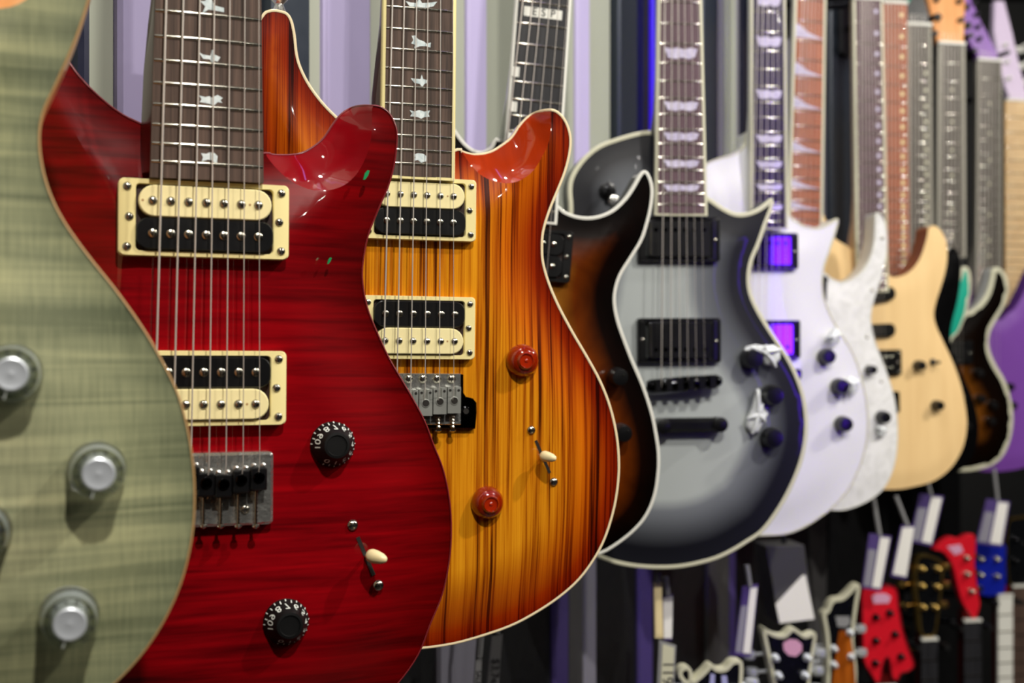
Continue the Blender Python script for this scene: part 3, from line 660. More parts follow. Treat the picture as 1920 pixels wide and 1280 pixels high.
# 2. red seven string
G = Plane_(390, 560, .70, 21, axis=((391, 0), (388.5, 340)))
g = G.root('electric_guitar')
make_body(G, g, [(125,110),(150,145),(190,185),(230,215),(275,238),(360,290),(440,300),(498,287),(510,290),(538,291),(565,287),(588,275),(608,258),(624,234),(640,214),(657,203),(675,198),(700,198),(716,202),(730,213),(740,232),(744,250),(743,275),(738,312),(727,351),(713,383),(700,414),(690,441),(682,480),(679,520),(686,567),(700,607),(727,667),(753,712),(775,750),(797,792),(813,835),(830,878),(842,934),(846,993),(842,1051),(829,1113),(806,1170),(784,1226),(746,1280),(690,1335),(610,1385),(500,1420),(380,1430),(250,1415),(130,1370),(30,1290),(-40,1190),(-80,1080),(-95,960),(-85,850),(-50,740),(0,640),(40,550),(65,460),(70,370),(55,290),(38,210),(35,130),(50,70),(75,50),(100,70)],
          'red_top', 'mahogany', 'bind_red', .0004, .0015, drop=.011, carve=.05, crest=[(500,289),(518,312),(538,332),(560,347),(588,357),(616,357),(645,347),(668,327),(684,300),(693,275),(698,250),(700,220),(700,198)], scoop=.020, scoop_mat='red_side', grid=.006)
birds = [('poly', [(375+ -0,2),(385,12),(379,25),(391,18),(410,21),(420,23),(420,15),(402,10),(398,0),(391,-6),(384,2)]),
         bird([(952,248),(975,262),(1010,268),(1016,240),(1026,238),(1030,262),(1058,275),(1045,295),(1030,292),(1020,308),(1008,285),(975,282)]),
         bird([(955,458),(985,466),(1005,462),(1015,468),(1045,456),(1070,470),(1058,482),(1068,494),(1045,490),(1025,508),(1005,498),(958,490),(968,476)]),
         bird([(965,735),(990,738),(1010,730),(1030,735),(1045,750),(1042,775),(1046,788),(1030,785),(1022,770),(998,766),(968,775),(975,755)])]
info = make_neck(G, g, (282,495,337), (291,491,0), 868, (24, 307), 'rosewood', 'mahogany', inlays=birds,
                 strings=(0, [311,343,374,401,430,458,484], 868, [288,324,358,392,424,456,487]))
def px_pick(cxp, cyp, wpx, hpx):
    a = G.L(cxp-wpx/2, cyp, .007); b = G.L(cxp+wpx/2, cyp, .007); c = G.L(cxp, cyp-hpx/2, .007); d = G.L(cxp, cyp+hpx/2, .007)
    return (a[0]+b[0])/2, (c[1]+d[1])/2, b[0]-a[0], c[1]-d[1]
x, y, w_, h_ = px_pick(382, 411, 320, 142)
humbucker(G, g, x, y, w_, h_, 7, True, label='cream and black neck pickup with seven poles')
x, y, w_, h_ = px_pick(377, 728, 320, 141)
humbucker(G, g, x, y, w_, h_, 7, False, label='black and cream bridge pickup with seven poles')
# bridge
a = G.L(250, 853, .008); c = G.L(513, 983, .008)
br = MB(); br.prism(rrect((a[0]+c[0])/2, (a[1]+c[1])/2, c[0]-a[0], a[1]-c[1], .0025), -.002, .007, 0, .0015); bro = br.build('bridge', ['chrome'], g, 40)
for i, (xx, yy) in enumerate(zip([288,324,358,385.5,418,451,484], [893,899,897,908,910,902,897])):
    x, y = G.L(xx, yy, .013); s = MB(); s.prism(rrect(x, y, .0091, .0125, .001), .007, .0155, 0, .0008)
    s.lathe([(.0029, 0), (.0031, .0006), (.0024, .0008), (.0020, -.002)], 1, (x, y+.001, .0156), 20)
    for sx in (-.0026, .0026): s.lathe([(.0016, 0), (.0015, .002), (.0006, .0026)], 2, (x+sx, y+.0072, .0125), 10)
    so = s.build('saddle', ['black', 'black_chrome', 'chrome'], bro, 30)
    yb2 = G.L(xx, 985, .011)[1]
    s = MB(); s.lathe([(.0011 if k % 2 else .0007, k*.0011) for k in range(int((y-.006-yb2)/.0011)+1)], 0, (0, 0, 0), 10, Matrix.Translation((x-.0008, yb2, .011)) @ Matrix.Rotation(-PI/2, 4, 'X'))
    s.lathe([(.002, 0), (.0022, .001), (.0012, .002)], 0, (0, 0, 0), 12, Matrix.Translation((x-.0008, yb2+.0005, .011)) @ Matrix.Rotation(PI/2, 4, 'X')); s.build('saddle_screw', ['screw'], so, 40)
x, y = G.L(460, 955, .009); screw(x, y, .0068, .0028, bro)
knob(G, g, 629, 834, 'black_numbers', .0127, start=178); knob(G, g, 541, 1170, 'black_numbers', .0127, start=182)
blade_switch(G, g, (661, 984), (709, 1097), (697, 1043))
for x0, y0, q in ((686, 327, 1), (617, 488, .7)):
    m = MB(); m.prism([G.L(x0+dx*q, y0+dy*q, .0) for dx, dy in ((-5, 10), (-2, -2), (3, -8), (7, -7), (4, 2), (-1, 9))], -.001, .0003); m.build('sticker_flake', ['green_foil'], g, 0)
finish(g, info, 'glossy dark red flame top seven string electric guitar with black numbered knobs')

# 3. amber zebra
G = Plane_(787, 560, .923, 16, axis=((791, 0), (785, 551)))
g = G.root('electric_guitar')
make_body(G, g, [(493,27),(504,20),(514,18.5),(524,20),(538,25),(547,39),(553,66),(557,102),(565,129),(581,160),(604,191),(627,215),(660,245),(690,262),(780,300),(858,279),(866,283),(889,289),(917,285),(940,272),(959,257),(974,235),(992,217),(1011,208),(1034,205),(1049,212),(1062,229),(1070,255),(1069,285),(1060,322),(1045,360),(1030,397),(1019,435),(1017,465),(1019,492),(1029,528),(1047,571),(1074,622),(1101,668),(1125,712),(1144,760),(1156,810),(1161,858),(1160,900),(1153,948),(1138,1000),(1118,1042),(1087,1085),(1048,1120),(1001,1151),(954,1175),(892,1196),(845,1208),(790,1215.5),(730,1217),(660,1206),(590,1180),(520,1130),(470,1060),(445,980),(440,900),(455,820),(480,750),(505,680),(520,600),(520,520),(505,430),(485,330),(470,230),(465,130),(475,60)],
          'amber_top', 'amber_side', 'bind_cream', .0014, .003, drop=.009, carve=.05, crest=[(868,283),(876,297),(887,311),(899,325),(921,338),(951,344),(977,337),(1000,319),(1015,296),(1028,270),(1034,240),(1035,206)], scoop=.018, scoop_mat='amber_side', grid=.007)
B4 = lambda p: bird(p, 2.5607, 440, 0)
birds = [B4([(820,5),(845,12),(875,15),(885,-10),(900,15),(945,12),(972,8),(955,30),(915,40),(885,52),(875,38),(840,30)]),
         B4([(850,172),(868,170),(880,188),(910,200),(922,210),(942,204),(940,228),(920,222),(890,222),(862,232),(866,215),(848,208),(858,192)]),
         B4([(845,375),(870,378),(892,380),(898,358),(905,380),(928,385),(925,398),(912,402),(900,418),(888,402),(862,398)]),
         B4([(840,528),(862,535),(885,528),(910,536),(938,530),(930,548),(936,560),(910,562),(895,570),(880,562),(842,558),(852,545)]),
         B4([(858,742),(880,735),(905,738),(922,750),(918,775),(895,780),(880,768),(858,772),(868,755)])]
info = make_neck(G, g, (714,853,331), (719,856,0), 734, (24, 307), 'rosewood', 'mahogany', binding='cream', bwid=.0022, inlays=birds,
                 strings=(0, [735,757,780,801,825,848], 734, [718,744,770,797,824,851]))
x, y, w_, h_ = px_pick(787, 391, 212, 117)
humbucker(G, g, x, y, w_, h_, 6, True, spacing=.0097, label='cream and black neck pickup', xoff=-.0005)
x, y, w_, h_ = px_pick(785, 614, 212, 118)
humbucker(G, g, x, y, w_, h_, 6, False, spacing=.0101, label='black and cream bridge pickup', xoff=.0002)
P = lambda x, y, z=.008: G.L(740+x/8.533, 680+y/8.533, z)
br = MB(); br.prism([P(-700,160),(P(1070,180)),P(1120,190),P(1120,480),P(1160,545),P(1270,570),P(1330,640),P(1335,800),P(1310,1060),P(500,1060),P(-700,1060)], -.002, .005, 0, .0008)
bro = br.build('bridge', ['black_chrome'], g, 30)
br = MB(); br.prism([P(-700,165),P(1065,175),P(1065,990),P(-700,990)], .004, .0068, 0, .0004); br.build('top_plate', ['chrome'], bro, 30)
hx, hy = P(1155, 775); br = MB(); br.lathe([(.0034, 0), (.0036, .0008), (.0026, .0012), (.0022, -.001)], 0, (hx, hy, .0052), 20); br.lathe([(.0021, 0), (.0021, .0002)], 1, (hx, hy, .0058), 16); br.build('arm_socket', ['black_chrome', 'slot'], bro, 40)
for i in range(6):
    xx = 945-228*(5-i); yt = 385+(0, 14, 40, 50, 30, 10)[5-i]; yy = yt+210
    x, y = P(xx, yy, .012); x2, yt2 = P(xx, yt, .012); hh = (yt2-y)
    s = MB(); s.box((x-.0048, y-hh, .0068), (x+.0048, y+hh*.25, .0140)); s.box((x-.0048, y+hh*.2, .0068), (x-.0012, y+hh, .0140)); s.box((x+.0012, y+hh*.2, .0068), (x+.0048, y+hh, .0140)); s.box((x-.0012, y+hh*.2, .0068), (x+.0012, y+hh*.9, .0115))
    s.lathe([(.0031, 0), (.0031, .0003), (.0026, .0004), (.0024, .0001)], 0, (x, y-hh*.05, .0140), 20); s.lathe([(.0024, 0), (.0024, .0002)], 1, (x, y-hh*.05, .0141), 16)
    for sx in (-.0031, .0031): s.lathe([(.0010, 0), (.0010, .0002)], 1, (x+sx, y+hh*.75, .0140), 10)
    so = s.build('saddle', ['saddle', 'slot'], bro, 30)
    a0 = P(xx, 1050, .010); s = MB(); L0 = y-hh-a0[1]
    s.lathe([(.0017 if k % 2 else .0011, k*.0012) for k in range(max(3, int(L0/.0012)))], 0, (0, 0, 0), 10, Matrix.Translation((x, a0[1], .0095)) @ Matrix.Rotation(-PI/2, 4, 'X'))
    s.lathe([(.0026, 0), (.0026, .001), (.0012, .002)], 0, (0, 0, 0), 12, Matrix.Translation((x, a0[1]-.001, .0085)) @ Matrix.Rotation(PI/2, 4, 'X')); s.build('saddle_screw', ['screw'], so, 40)
    sx, sy = P(xx-35, 255); screw(sx, sy, .0066, .0034, bro, .3*i)
knob(G, g, 984, 676, 'amber', .0118); knob(G, g, 918, 944, 'amber', .0118)
blade_switch(G, g, (996, 806), (1038, 903), (1021, 855))
x, y = G.L(524, 20, -.02)
s = MB(); s.lathe([(.0055, -.001), (.004, .002), (.0028, .005), (.0065, .009), (.0068, .0105), (.004, .012)], 0, (0, 0, 0), 20, Matrix.Translation((x, y, -.022)) @ Matrix.Rotation(-PI/2, 4, 'X')); s.build('strap_button', ['chrome'], g, 40)
finish(g, info, 'orange amber striped zebra wood electric guitar with two amber bell knobs')

# 4. dark brown burst
G = Plane_(1000, 600, 1.15, 10, axis=((1019.5, 0), (985, 416)))
g = G.root('electric_guitar')
make_body(G, g, [(938,262),(920,276),(903,284),(885,279),(868,264),(850,238),(832,205),(812,172),(795,160),(778,168),(768,200),(766,250),(772,310),(785,370),(798,430),(805,500),(798,570),(778,640),(757,720),(745,800),(750,880),(775,950),(825,1005),(900,1040),(980,1055),(1060,1054),(1122,1039),(1149,1026),(1185,999),(1212,968),(1229,928),(1236,882),(1236,845),(1231,810),(1223,772),(1207,723),(1187,676),(1172,637),(1160,602),(1154,571),(1155,545),(1164,516),(1183,485),(1203,452),(1214,420),(1222,385),(1224,352),(1217,328),(1208,320),(1199,328),(1187,349),(1172,371),(1150,392),(1127,403),(1105,407),(1082,405),(1060,397),(1047,386),(1000,340)],
          'brown_top', 'black_side', 'bind_white', .0024, .005, drop=.008, carve=.05, grid=.009)
B7 = lambda x, y: (880+x/2.6667, y/2.6667)
nm = make_neck(G, g, (937,1045,412), (967,1072,0), 740, (24, 392), 'ebony', 'black_side', binding='bind_white', bwid=.0024,
               inlays=[('square', 15), ('square', 17), ('square', 19), ('square', 21)], inlay_mat='bind_white', strings=(0, [980,998,1014,1031,1048,1064], 740, [898,920,942,964,986,1008]))
m = MB(); pp = [B7(275, 30), B7(465, 55), B7(462, 102), B7(272, 78)]; m.prism([G.L(x, y, .012) for x, y in pp], .0108, .0123); mo = m.build('inlay_block', ['bind_white'], g, 0)
dv = (Vector(G.L(*B7(465, 55)))-Vector(G.L(*B7(275, 30)))).normalized(); up = Vector((-dv.y, dv.x)); m = MB()
for ch, lx_, ly_ in (('E', 1002.3, 22.2), ('S', 1019, 24.4), ('P', 1036.5, 26.7)):
    v, f = text_mesh(ch, .0094, .0001); o0 = Vector(G.L(lx_, ly_, .0125)); m.add([(o0.x+dv.x*a*1.0+up.x*b_, o0.y+dv.y*a*1.0+up.y*b_, .01245) for a, b_, _ in v], f)
m.build('lettering', ['black_matte'], mo, 0)['label'] = 'black letters ESP'
x, y, w_, h_ = px_pick(985, 474, 176, 98); humbucker(G, g, x, y, w_, h_, 6, True, ringm='black', zebra=False)
x, y, w_, h_ = px_pick(965, 660, 176, 98); humbucker(G, g, x, y, w_, h_, 6, True, ringm='black', zebra=False)
for yy, ww in ((740, .045), (800, .05)):
    x, y = G.L(955 if yy == 740 else 948, yy, .01); m = MB(); m.prism(rrect(x, y, ww*2, .012, .004), -.001, .012, 0, .002); m.build('bridge' if yy == 740 else 'tailpiece', ['black_chrome'], g, 40)
knob(G, g, 1159, 707, 'plain', .0088); knob(G, g, 1167, 812, 'plain', .0088)
finish(g, nm, 'dark brown burst electric guitar with white binding and a sharp horn')

# 5. silver grey burst
G = Plane_(1275, 560, 1.364, 8, axis=((1275.5, 0), (1277.5, 400)))
g = G.root('electric_guitar')
make_body(G, g, [(1240,246),(1227,246),(1202,247),(1157,259),(1120,274),(1090,300),(1071,330),(1066,356),(1068,395),(1062,430),(1050,480),(1040,540),(1030,600),(1025,680),(1028,760),(1030,840),(1040,920),(1070,990),(1105,1034),(1139,1051),(1167,1059),(1202,1064),(1237,1065.6),(1272,1064),(1307,1058),(1343,1048),(1373,1034),(1401,1017),(1430,997),(1458,961),(1483,917),(1502,871),(1512,828),(1514,785),(1508,742),(1497,708),(1481,674),(1458,638),(1436,604),(1418,572),(1408,545),(1406,516),(1411,488),(1424,457),(1436,422),(1447,393),(1449,377),(1446,372),(1439,378),(1421,391),(1399,399),(1378,399),(1356,389),(1337,376),(1326,368),(1290,330),(1240,280)],
          'grey_top', 'darkblue_side', 'bind_grey', .0038, .006, drop=.006, carve=.05, grid=.010, T=.05)
info = make_neck(G, g, (1228,1327,401), (1234,1317,0), 722, (22, 383), 'rosewood_dark', 'darkblue_side', binding='bind_grey', bwid=.003, nfrets=22,
                 inlays=[('flag', k) for k in (3, 5, 7, 9, 12, 15, 17, 19, 21)], inlay_mat='pearl_lav', strings=(0, [1246,1259,1271,1283,1296,1308], 722, [1240,1258,1275,1290,1306,1322]), smat='string')
x, y, w_, h_ = px_pick(1273, 448, 154, 84); covered(G, g, x, y, w_, h_)
x, y, w_, h_ = px_pick(1274, 638, 156, 84); covered(G, g, x, y, w_, h_, poles='bottom')
a = G.L(1212, 724, .01); b_ = G.L(1350, 714, .01); m = MB(); m.tube([(a[0], a[1], .010), (a[0]+.004, a[1], .011), ((a[0]+b_[0])/2, (a[1]+b_[1])/2, .013), (b_[0]-.004, b_[1], .011), (b_[0], b_[1], .010)], [.005, .007, .008, .007, .005], 0, 10); bo = m.build('bridge', ['black_chrome'], g, 50)
for i in range(6):
    t = .13+.148*i; m = MB(); x = a[0]+(b_[0]-a[0])*t; y = a[1]+(b_[1]-a[1])*t; m.box((x-.003, y-.007, .010), (x+.003, y+.007, .021)); m.build('saddle', ['black'], bo, 0)
a = G.L(1236, 798, .01); b_ = G.L(1356, 795, .01); m = MB(); m.prism(rrect((a[0]+b_[0])/2, (a[1]+b_[1])/2, b_[0]-a[0], .015, .006), .001, .016, 0, .004); m.lathe([(.008, 0), (.008, .018), (.004, .019)], 0, (b_[0]-.005, b_[1], 0), 16); m.lathe([(.008, 0), (.008, .018), (.004, .019)], 0, (a[0]+.003, a[1], 0), 16); m.build('tailpiece', ['black'], g, 40)
for x, y in ((1410, 672), (1449, 741), (1448, 821)): knob(G, g, x, y, 'plain', .0115)
x, y = G.L(1139, 358, 0); m = MB(); m.lathe([(.009, -.006), (.009, .001), (.006, .002), (.004, .004), (.0022, .006), (.0035, .014), (.003, .019), (.001, .021)], 0, (x, y, 0), 20); m.lathe([(.0058, 0), (.0056, .0025), (.004, .003)], 1, (x+.006, y-.010, 0), 16); m.build('toggle_switch', ['black', 'chrome'], g, 40)
finish(g, info, 'satin silver grey electric guitar with black burst edge and cream binding')
def film(G, pts, label, z=.014):
    r = G.root('plastic_wrap')
    m = MB(); poly = [G.L(x, y, z) for x, y in pts]; c = Vector((sum(p[0] for p in poly)/len(poly), sum(p[1] for p in poly)/len(poly)))
    n = len(poly); m.prism(poly, .002, .009, 0, .003)
    for k in range(0, n, 2): m.tube([(poly[k][0], poly[k][1], .008), ((poly[k][0]+c.x)/2, (poly[k][1]+c.y)/2, .013), (c.x, c.y, .010)], .0016, 0, 6)
    m.build('film', ['film'], r, 60); tag(r, label, 'packaging')
film(G, [(1400,655),(1420,650),(1432,662),(1438,683),(1458,687),(1468,672),(1468,655),(1456,646),(1440,648),(1424,646),(1408,650)], 'crumpled clear plastic wrap around the upper knob of the silver grey guitar')
film(G, [(1424,730),(1431,735),(1433,758),(1446,775),(1438,790),(1428,812),(1414,813),(1404,800),(1406,785),(1416,765)], 'crumpled clear plastic wrap between the two lower knobs of the silver grey guitar')

# 6. white single cut
G = Plane_(1440, 560, 1.62, 10, axis=((1443, 0), (1444.5, 400)))
g = G.root('electric_guitar')
make_body(G, g, [(1405,250),(1398,268),(1388,281),(1372,290),(1347,297),(1323,308),(1302,328),(1287,365),(1290,420),(1300,480),(1295,560),(1275,640),(1255,730),(1250,820),(1262,900),(1300,960),(1360,995),(1400,1003),(1436,1004),(1474,1001),(1505,990),(1536,971),(1564,949),(1592,917),(1612,876),(1624,836),(1628,795),(1625,752),(1615,704),(1599,660),(1580,629),(1561,597),(1548,566),(1542.5,535),(1545,503),(1555,472),(1564,445),(1571,420),(1571,411),(1566,411),(1555,419),(1535,427),(1513,425),(1496,416),(1483,406),(1474,390),(1450,330)],
          'white_top', 'white_side', 'bind_grey', .002, .006, drop=.006, carve=.05, grid=.012, T=.05)
info = make_neck(G, g, (1408,1478,427), (1408,1474,0), 700, (22, 415), 'ebony_purple', 'white_side', binding='bind_grey', bwid=.003, nfrets=22, inlays=[('flag', k) for k in (3, 5, 7, 9, 12, 15, 17, 19, 21)], inlay_mat='pearl_lav',
                 strings=(0, [1421,1430,1440,1449,1458,1467], 700, [1406,1420,1434,1448,1462,1476]))
x, y, w_, h_ = px_pick(1434, 470, 126, 68); covered(G, g, x, y, w_, h_, cm='black_gloss')
x, y, w_, h_ = px_pick(1436, 636, 130, 72); covered(G, g, x, y, w_, h_, poles='bottom', cm='black_gloss')
for yy in (702, 760):
    x, y = G.L(1440, yy, .01); m = MB(); m.prism(rrect(x, y, .09, .014, .005), -.001, .013, 0, .003); m.build('bridge' if yy == 702 else 'tailpiece', ['black_chrome'], g, 40)
for x, y in ((1551, 668), (1576, 724), (1583, 795)): knob(G, g, x, y, 'plain', .0105)
finish(g, info, 'white single cut electric guitar with black pickups reflecting violet light')
film(G, [(1556,632),(1572,612),(1582,625),(1578,642),(1562,645)], 'crumpled plastic wrap above the top knob of the white single cut guitar')
film(G, [(1590,712),(1602,705),(1616,712),(1614,732),(1600,742),(1592,730)], 'crumpled plastic wrap beside the middle knob of the white single cut guitar')

# 7. white pearl
G = Plane_(1510, 560, 1.875, 12, axis=((1522, 0), (1512, 400)))
g = G.root('electric_guitar')
make_body(G, g, [(1475,420),(1462,395),(1450,360),(1438,330),(1425,325),(1415,345),(1410,400),(1418,460),(1428,520),(1428,580),(1415,650),(1400,720),(1394,790),(1405,860),(1445,915),(1510,946),(1567,956),(1599,951),(1630,937),(1655,917),(1671,889),(1680,855),(1683,814),(1681,774),(1674,735),(1662,697),(1651,668),(1641,641),(1634,612),(1633,588),(1639,560),(1649,530),(1658,497),(1663,463),(1662,432),(1656,410),(1648,400),(1642,402),(1641,425),(1639,455),(1631,485),(1617,508),(1599,523),(1580,529),(1561,523),(1548,513),(1500,470)],
          'pearl_top', 'white_side', 'bind_white', .001, .003, drop=.004, carve=.03, grid=.012)
info = make_neck(G, g, (1477,1543,440), (1490,1550,0), 712, (24, 500), 'rosewood_red', 'white_side', binding='bind_grey', bwid=.004, nfrets=22, inlays=[('shark', k) for k in (3, 5, 7, 9, 12, 15, 17, 19, 21)], inlay_mat='pearl_lav',
                 strings=(0, [1505,1512,1519,1526,1533,1540], 712, [1478,1489,1500,1511,1522,1533]))
for yy in (540, 640):
    x, y, w_, h_ = px_pick(1506, yy, 112, 58); covered(G, g, x, y, w_, h_, ring=False)
x, y = G.L(1504, 715, .01); m = MB(); m.prism(rrect(x, y, .088, .04, .004), -.001, .012, 0, .002); m.build('bridge', ['black_chrome'], g, 40)
for x, y, r in ((1634, 693, .007), (1657, 782, .010)): knob(G, g, x, y, 'plain', r)
for x, y in ((1655,446),(1636,544),(1626,632),(1652,715),(1549,557),(1551,524)):
    a = G.L(x, y, -.002); screw(a[0], a[1], -.0035, .0028, g)
finish(g, info, 'white pearly double cut electric guitar with shark tooth inlays on a reddish fretboard')
film(G, [(1648,800),(1658,796),(1668,804),(1664,818),(1652,818)], 'small plastic wrap under the lower knob of the pearly white guitar')

# 8. natural
G = Plane_(1635, 600, 2.03, 13, axis=((1628, 0), (1635, 400)))
g = G.root('electric_guitar')
make_body(G, g, [(1606,480),(1590,462),(1574,453),(1560,440),(1545,405),(1530,375),(1515,365),(1503,375),(1497,410),(1503,470),(1518,540),(1522,600),(1512,670),(1498,740),(1497,810),(1515,865),(1560,900),(1620,915),(1680,917),(1717,911),(1749,902),(1777,883),(1796,858),(1808,830),(1813,795),(1810,761),(1802,722),(1788,682),(1769,641),(1756,613),(1751,590),(1755,566),(1763,541),(1772,510),(1776,480),(1773,450),(1762,430),(1750,423),(1741,428),(1739,440),(1734,460),(1724,486),(1708,507),(1690,517),(1672,519),(1655,505)],
          'natural_top', 'brown_side', None, drop=.003, carve=.02, grid=.012)
info = make_neck(G, g, (1607,1667,545), (1600,1656,0), 752, (12, 376), 'rosewood_dark', 'maple', binding='bind_grey', bwid=.004, nfrets=24, inlays=[('sidedot', k) for k in range(1, 22)], inlay_mat='pearl_lav',  # discs at every fret are painted highlights
                 strings=(0, [1615,1620,1625,1630,1635,1640], 752, [1612,1622,1632,1642,1652,1662]))
for yy, sl in ((556, 8), (620, 2)):
    a = G.L(1595, yy+sl, .005); b_ = G.L(1678, yy-sl, .005); m = MB(); d = Vector((b_[0]-a[0], b_[1]-a[1])); R = Matrix.Translation(((a[0]+b_[0])/2, (a[1]+b_[1])/2, 0)) @ Matrix.Rotation(math.atan2(d.y, d.x), 4, 'Z')
    m.prism(rrect(0, 0, d.length, .021, .0095, 7), -.001, .009, 0, .002, R); pk = m.build('pickup', ['black'], g, 40)
    for i in range(6): m = MB(); m.lathe([(.0024, 0), (.002, .0008)], 0, ((i-2.5)*.0104, 0, .009), 10, R); m.build('pole_piece', ['screw'], pk, 0)
x, y, w_, h_ = px_pick(1642, 680, 98, 48); humbucker(G, g, x, y, w_, h_, 6, True, ringm='black', zebra=False)
a = G.L(1640, 755, .01); m = MB(); m.prism(rrect(a[0], a[1], .088, .034, .004), -.001, .012, 0, .002); m.build('bridge', ['black_chrome'], g, 40)
for x, y in ((1725, 685), (1759, 760)): knob(G, g, x, y, 'plain', .0085)
x, y = G.L(1754, 679, .008); m = MB(); m.lathe([(.006, 0), (.005, .003), (.002, .004), (.002, .014), (.003, .018)], 0, (x, y, 0), 12); m.build('toggle_switch', ['black'], g, 40)
finish(g, info, 'plain natural wood electric guitar with two slanted single pickups')

# 9. black, behind the natural one
G = Plane_(1678, 600, 2.16, 13, axis=((1678, 0), (1682, 500)))
g = G.root('electric_guitar')
make_body(G, g, [(1650,520),(1620,500),(1600,460),(1590,480),(1590,560),(1600,640),(1580,720),(1570,800),(1600,860),(1680,890),(1760,892),(1805,878),(1828,845),(1835,800),(1825,750),(1806,705),(1788,665),(1782,635),(1785,605),(1795,565),(1801,525),(1801,490),(1793,468),(1782,466),(1770,490),(1750,512),(1725,525),(1700,522)],
          'black_top', 'black_side', None, drop=.004, carve=.02, grid=.014)
info = make_neck(G, g, (1657,1707,520), (1656,1701,0), 745, (12, 376), 'rosewood_red', 'maple', nfrets=22, inlays=[('sidedot', k) for k in range(1, 22)], inlay_mat='cream2', strings=(0, [1662+i*6.5 for i in range(6)], 745, [1661+i*8.4 for i in range(6)]))
x, y, w_, h_ = px_pick(1684, 690, 86, 46); covered(G, g, x, y, w_, h_)
x, y = G.L(1684, 745, .01); m = MB(); m.prism(rrect(x, y, .088, .03, .004), -.001, .012, 0, .002); m.build('bridge', ['chrome'], g, 40)
for x, y in ((1800, 745), (1812, 800)): knob(G, g, x, y, 'plain', .009)
finish(g, info, 'glossy black electric guitar with an orange brown fretboard, just behind the natural wood one')

# 10. teal
G = Plane_(1722, 600, 2.33, 13, axis=((1722, 40), (1726, 420)))
g = G.root('electric_guitar')
make_body(G, g, [(1700,500),(1680,470),(1665,460),(1655,490),(1658,560),(1665,620),(1650,700),(1645,770),(1670,820),(1730,845),(1775,835),(1800,800),(1800,750),(1788,700),(1780,660),(1785,636),(1797,622),(1810,590),(1818,555),(1820,520),(1814,502),(1804,503),(1796,525),(1780,545),(1755,540),(1740,520)],
          'teal_top', 'teal_top', 'bind_grey', .006, .006, drop=.004, carve=.02, grid=.014)
info = make_neck(G, g, (1702,1750,480), (1699,1747,50), 708, (12, 378), 'greyboard', 'bind_dull', binding='bind_dull', bwid=.006, nfrets=24, inlays=[('sidedot', k) for k in range(3, 22)], inlay_mat='bind_grey', head='six', head_label='black headstock with pale green tuner buttons', tuner='teal_top', strings=(50, [1707+i*6 for i in range(6)], 708, [1705+i*8 for i in range(6)]))
x, y, w_, h_ = px_pick(1726, 660, 80, 44); covered(G, g, x, y, w_, h_)
finish(g, info, 'teal electric guitar with pale edging, between the black one and the tan burst one')

# 11. tan burst
G = Plane_(1785, 600, 2.46, 13, axis=((1784, 80), (1784, 460)))
g = G.root('electric_guitar')
make_body(G, g, [(1790,600),(1770,590),(1750,560),(1740,520),(1725,495),(1712,500),(1708,540),(1718,600),(1712,670),(1695,740),(1690,800),(1705,850),(1745,878),(1802,883),(1833,880),(1861,871),(1881,853),(1894,822),(1899,783),(1894,745),(1883,712),(1870,690),(1859,668),(1853,645),(1856,622),(1869,597),(1883,572),(1890,541),(1885,515),(1872,502),(1862,505),(1858,525),(1849,553),(1832,575),(1812,587)],
          'burst_top', 'white_side', 'bind_grey', .008, .006, drop=.006, carve=.04, grid=.014)
info = make_neck(G, g, (1757,1812,480), (1760,1810,84), 717, (12, 400), 'greyboard', 'bind_dull', binding='bind_dull', bwid=.007, nfrets=24, inlays=[('dot', k) for k in (3, 5, 7, 9, 12, 15, 17, 19, 21)], inlay_mat='bind_grey', head='three', headm='orange_side', head_label='tan orange headstock', tuner='black', strings=(84, [1768+i*6.5 for i in range(6)], 717, [1764+i*8 for i in range(6)]))
x, y, w_, h_ = px_pick(1785, 660, 80, 44); covered(G, g, x, y, w_, h_)
for x, y in ((1836, 700), (1839, 748), (1862, 760), (1858, 790)): knob(G, g, x, y, 'plain', .009)
finish(g, info, 'dark burst electric guitar with tan horn and wide pale binding')

# 12. purple
G = Plane_(1856, 600, 2.62, 13, axis=((1856, 110), (1852, 560)))
g = G.root('electric_guitar')
make_body(G, g, [(1870,600),(1890,588),(1905,575),(1922,545),(1940,505),(1955,490),(1966,515),(1960,565),(1950,615),(1953,670),(1975,735),(1985,790),(1970,840),(1930,872),(1880,883),(1830,880),(1790,850),(1778,800),(1788,720),(1800,650),(1802,590),(1798,530),(1806,505),(1822,530),(1840,570)],
          'purple_top', 'purple_side', None, drop=.004, carve=.02, grid=.014)
info = make_neck(G, g, (1830,1878,560), (1833,1879,115), 708, (12, 411), 'greyboard', 'bind_dull', binding='bind_dull', bwid=.004, nfrets=22, inlays=[('dot', k) for k in (3, 5, 7, 9, 12, 15, 17)], inlay_mat='bind_grey', headm='purple_top', head_label='purple pointed headstock',
                 head='six', tuner='black', headpoly=[(-.022, .004), (-.03, .02), (-.050, .06), (-.085, .15), (-.06, .16), (-.035, .15), (-.012, .09), (.012, .04), (.022, .02), (.022, .004)], strings=(115, [1839+i*6 for i in range(6)], 708, [1833+i*8 for i in range(6)]))
for x, y in ((1893, 725), (1898, 760)): knob(G, g, x, y, 'plain', .009)
finish(g, info, 'purple electric guitar at the right edge of the photo with purple headstock')

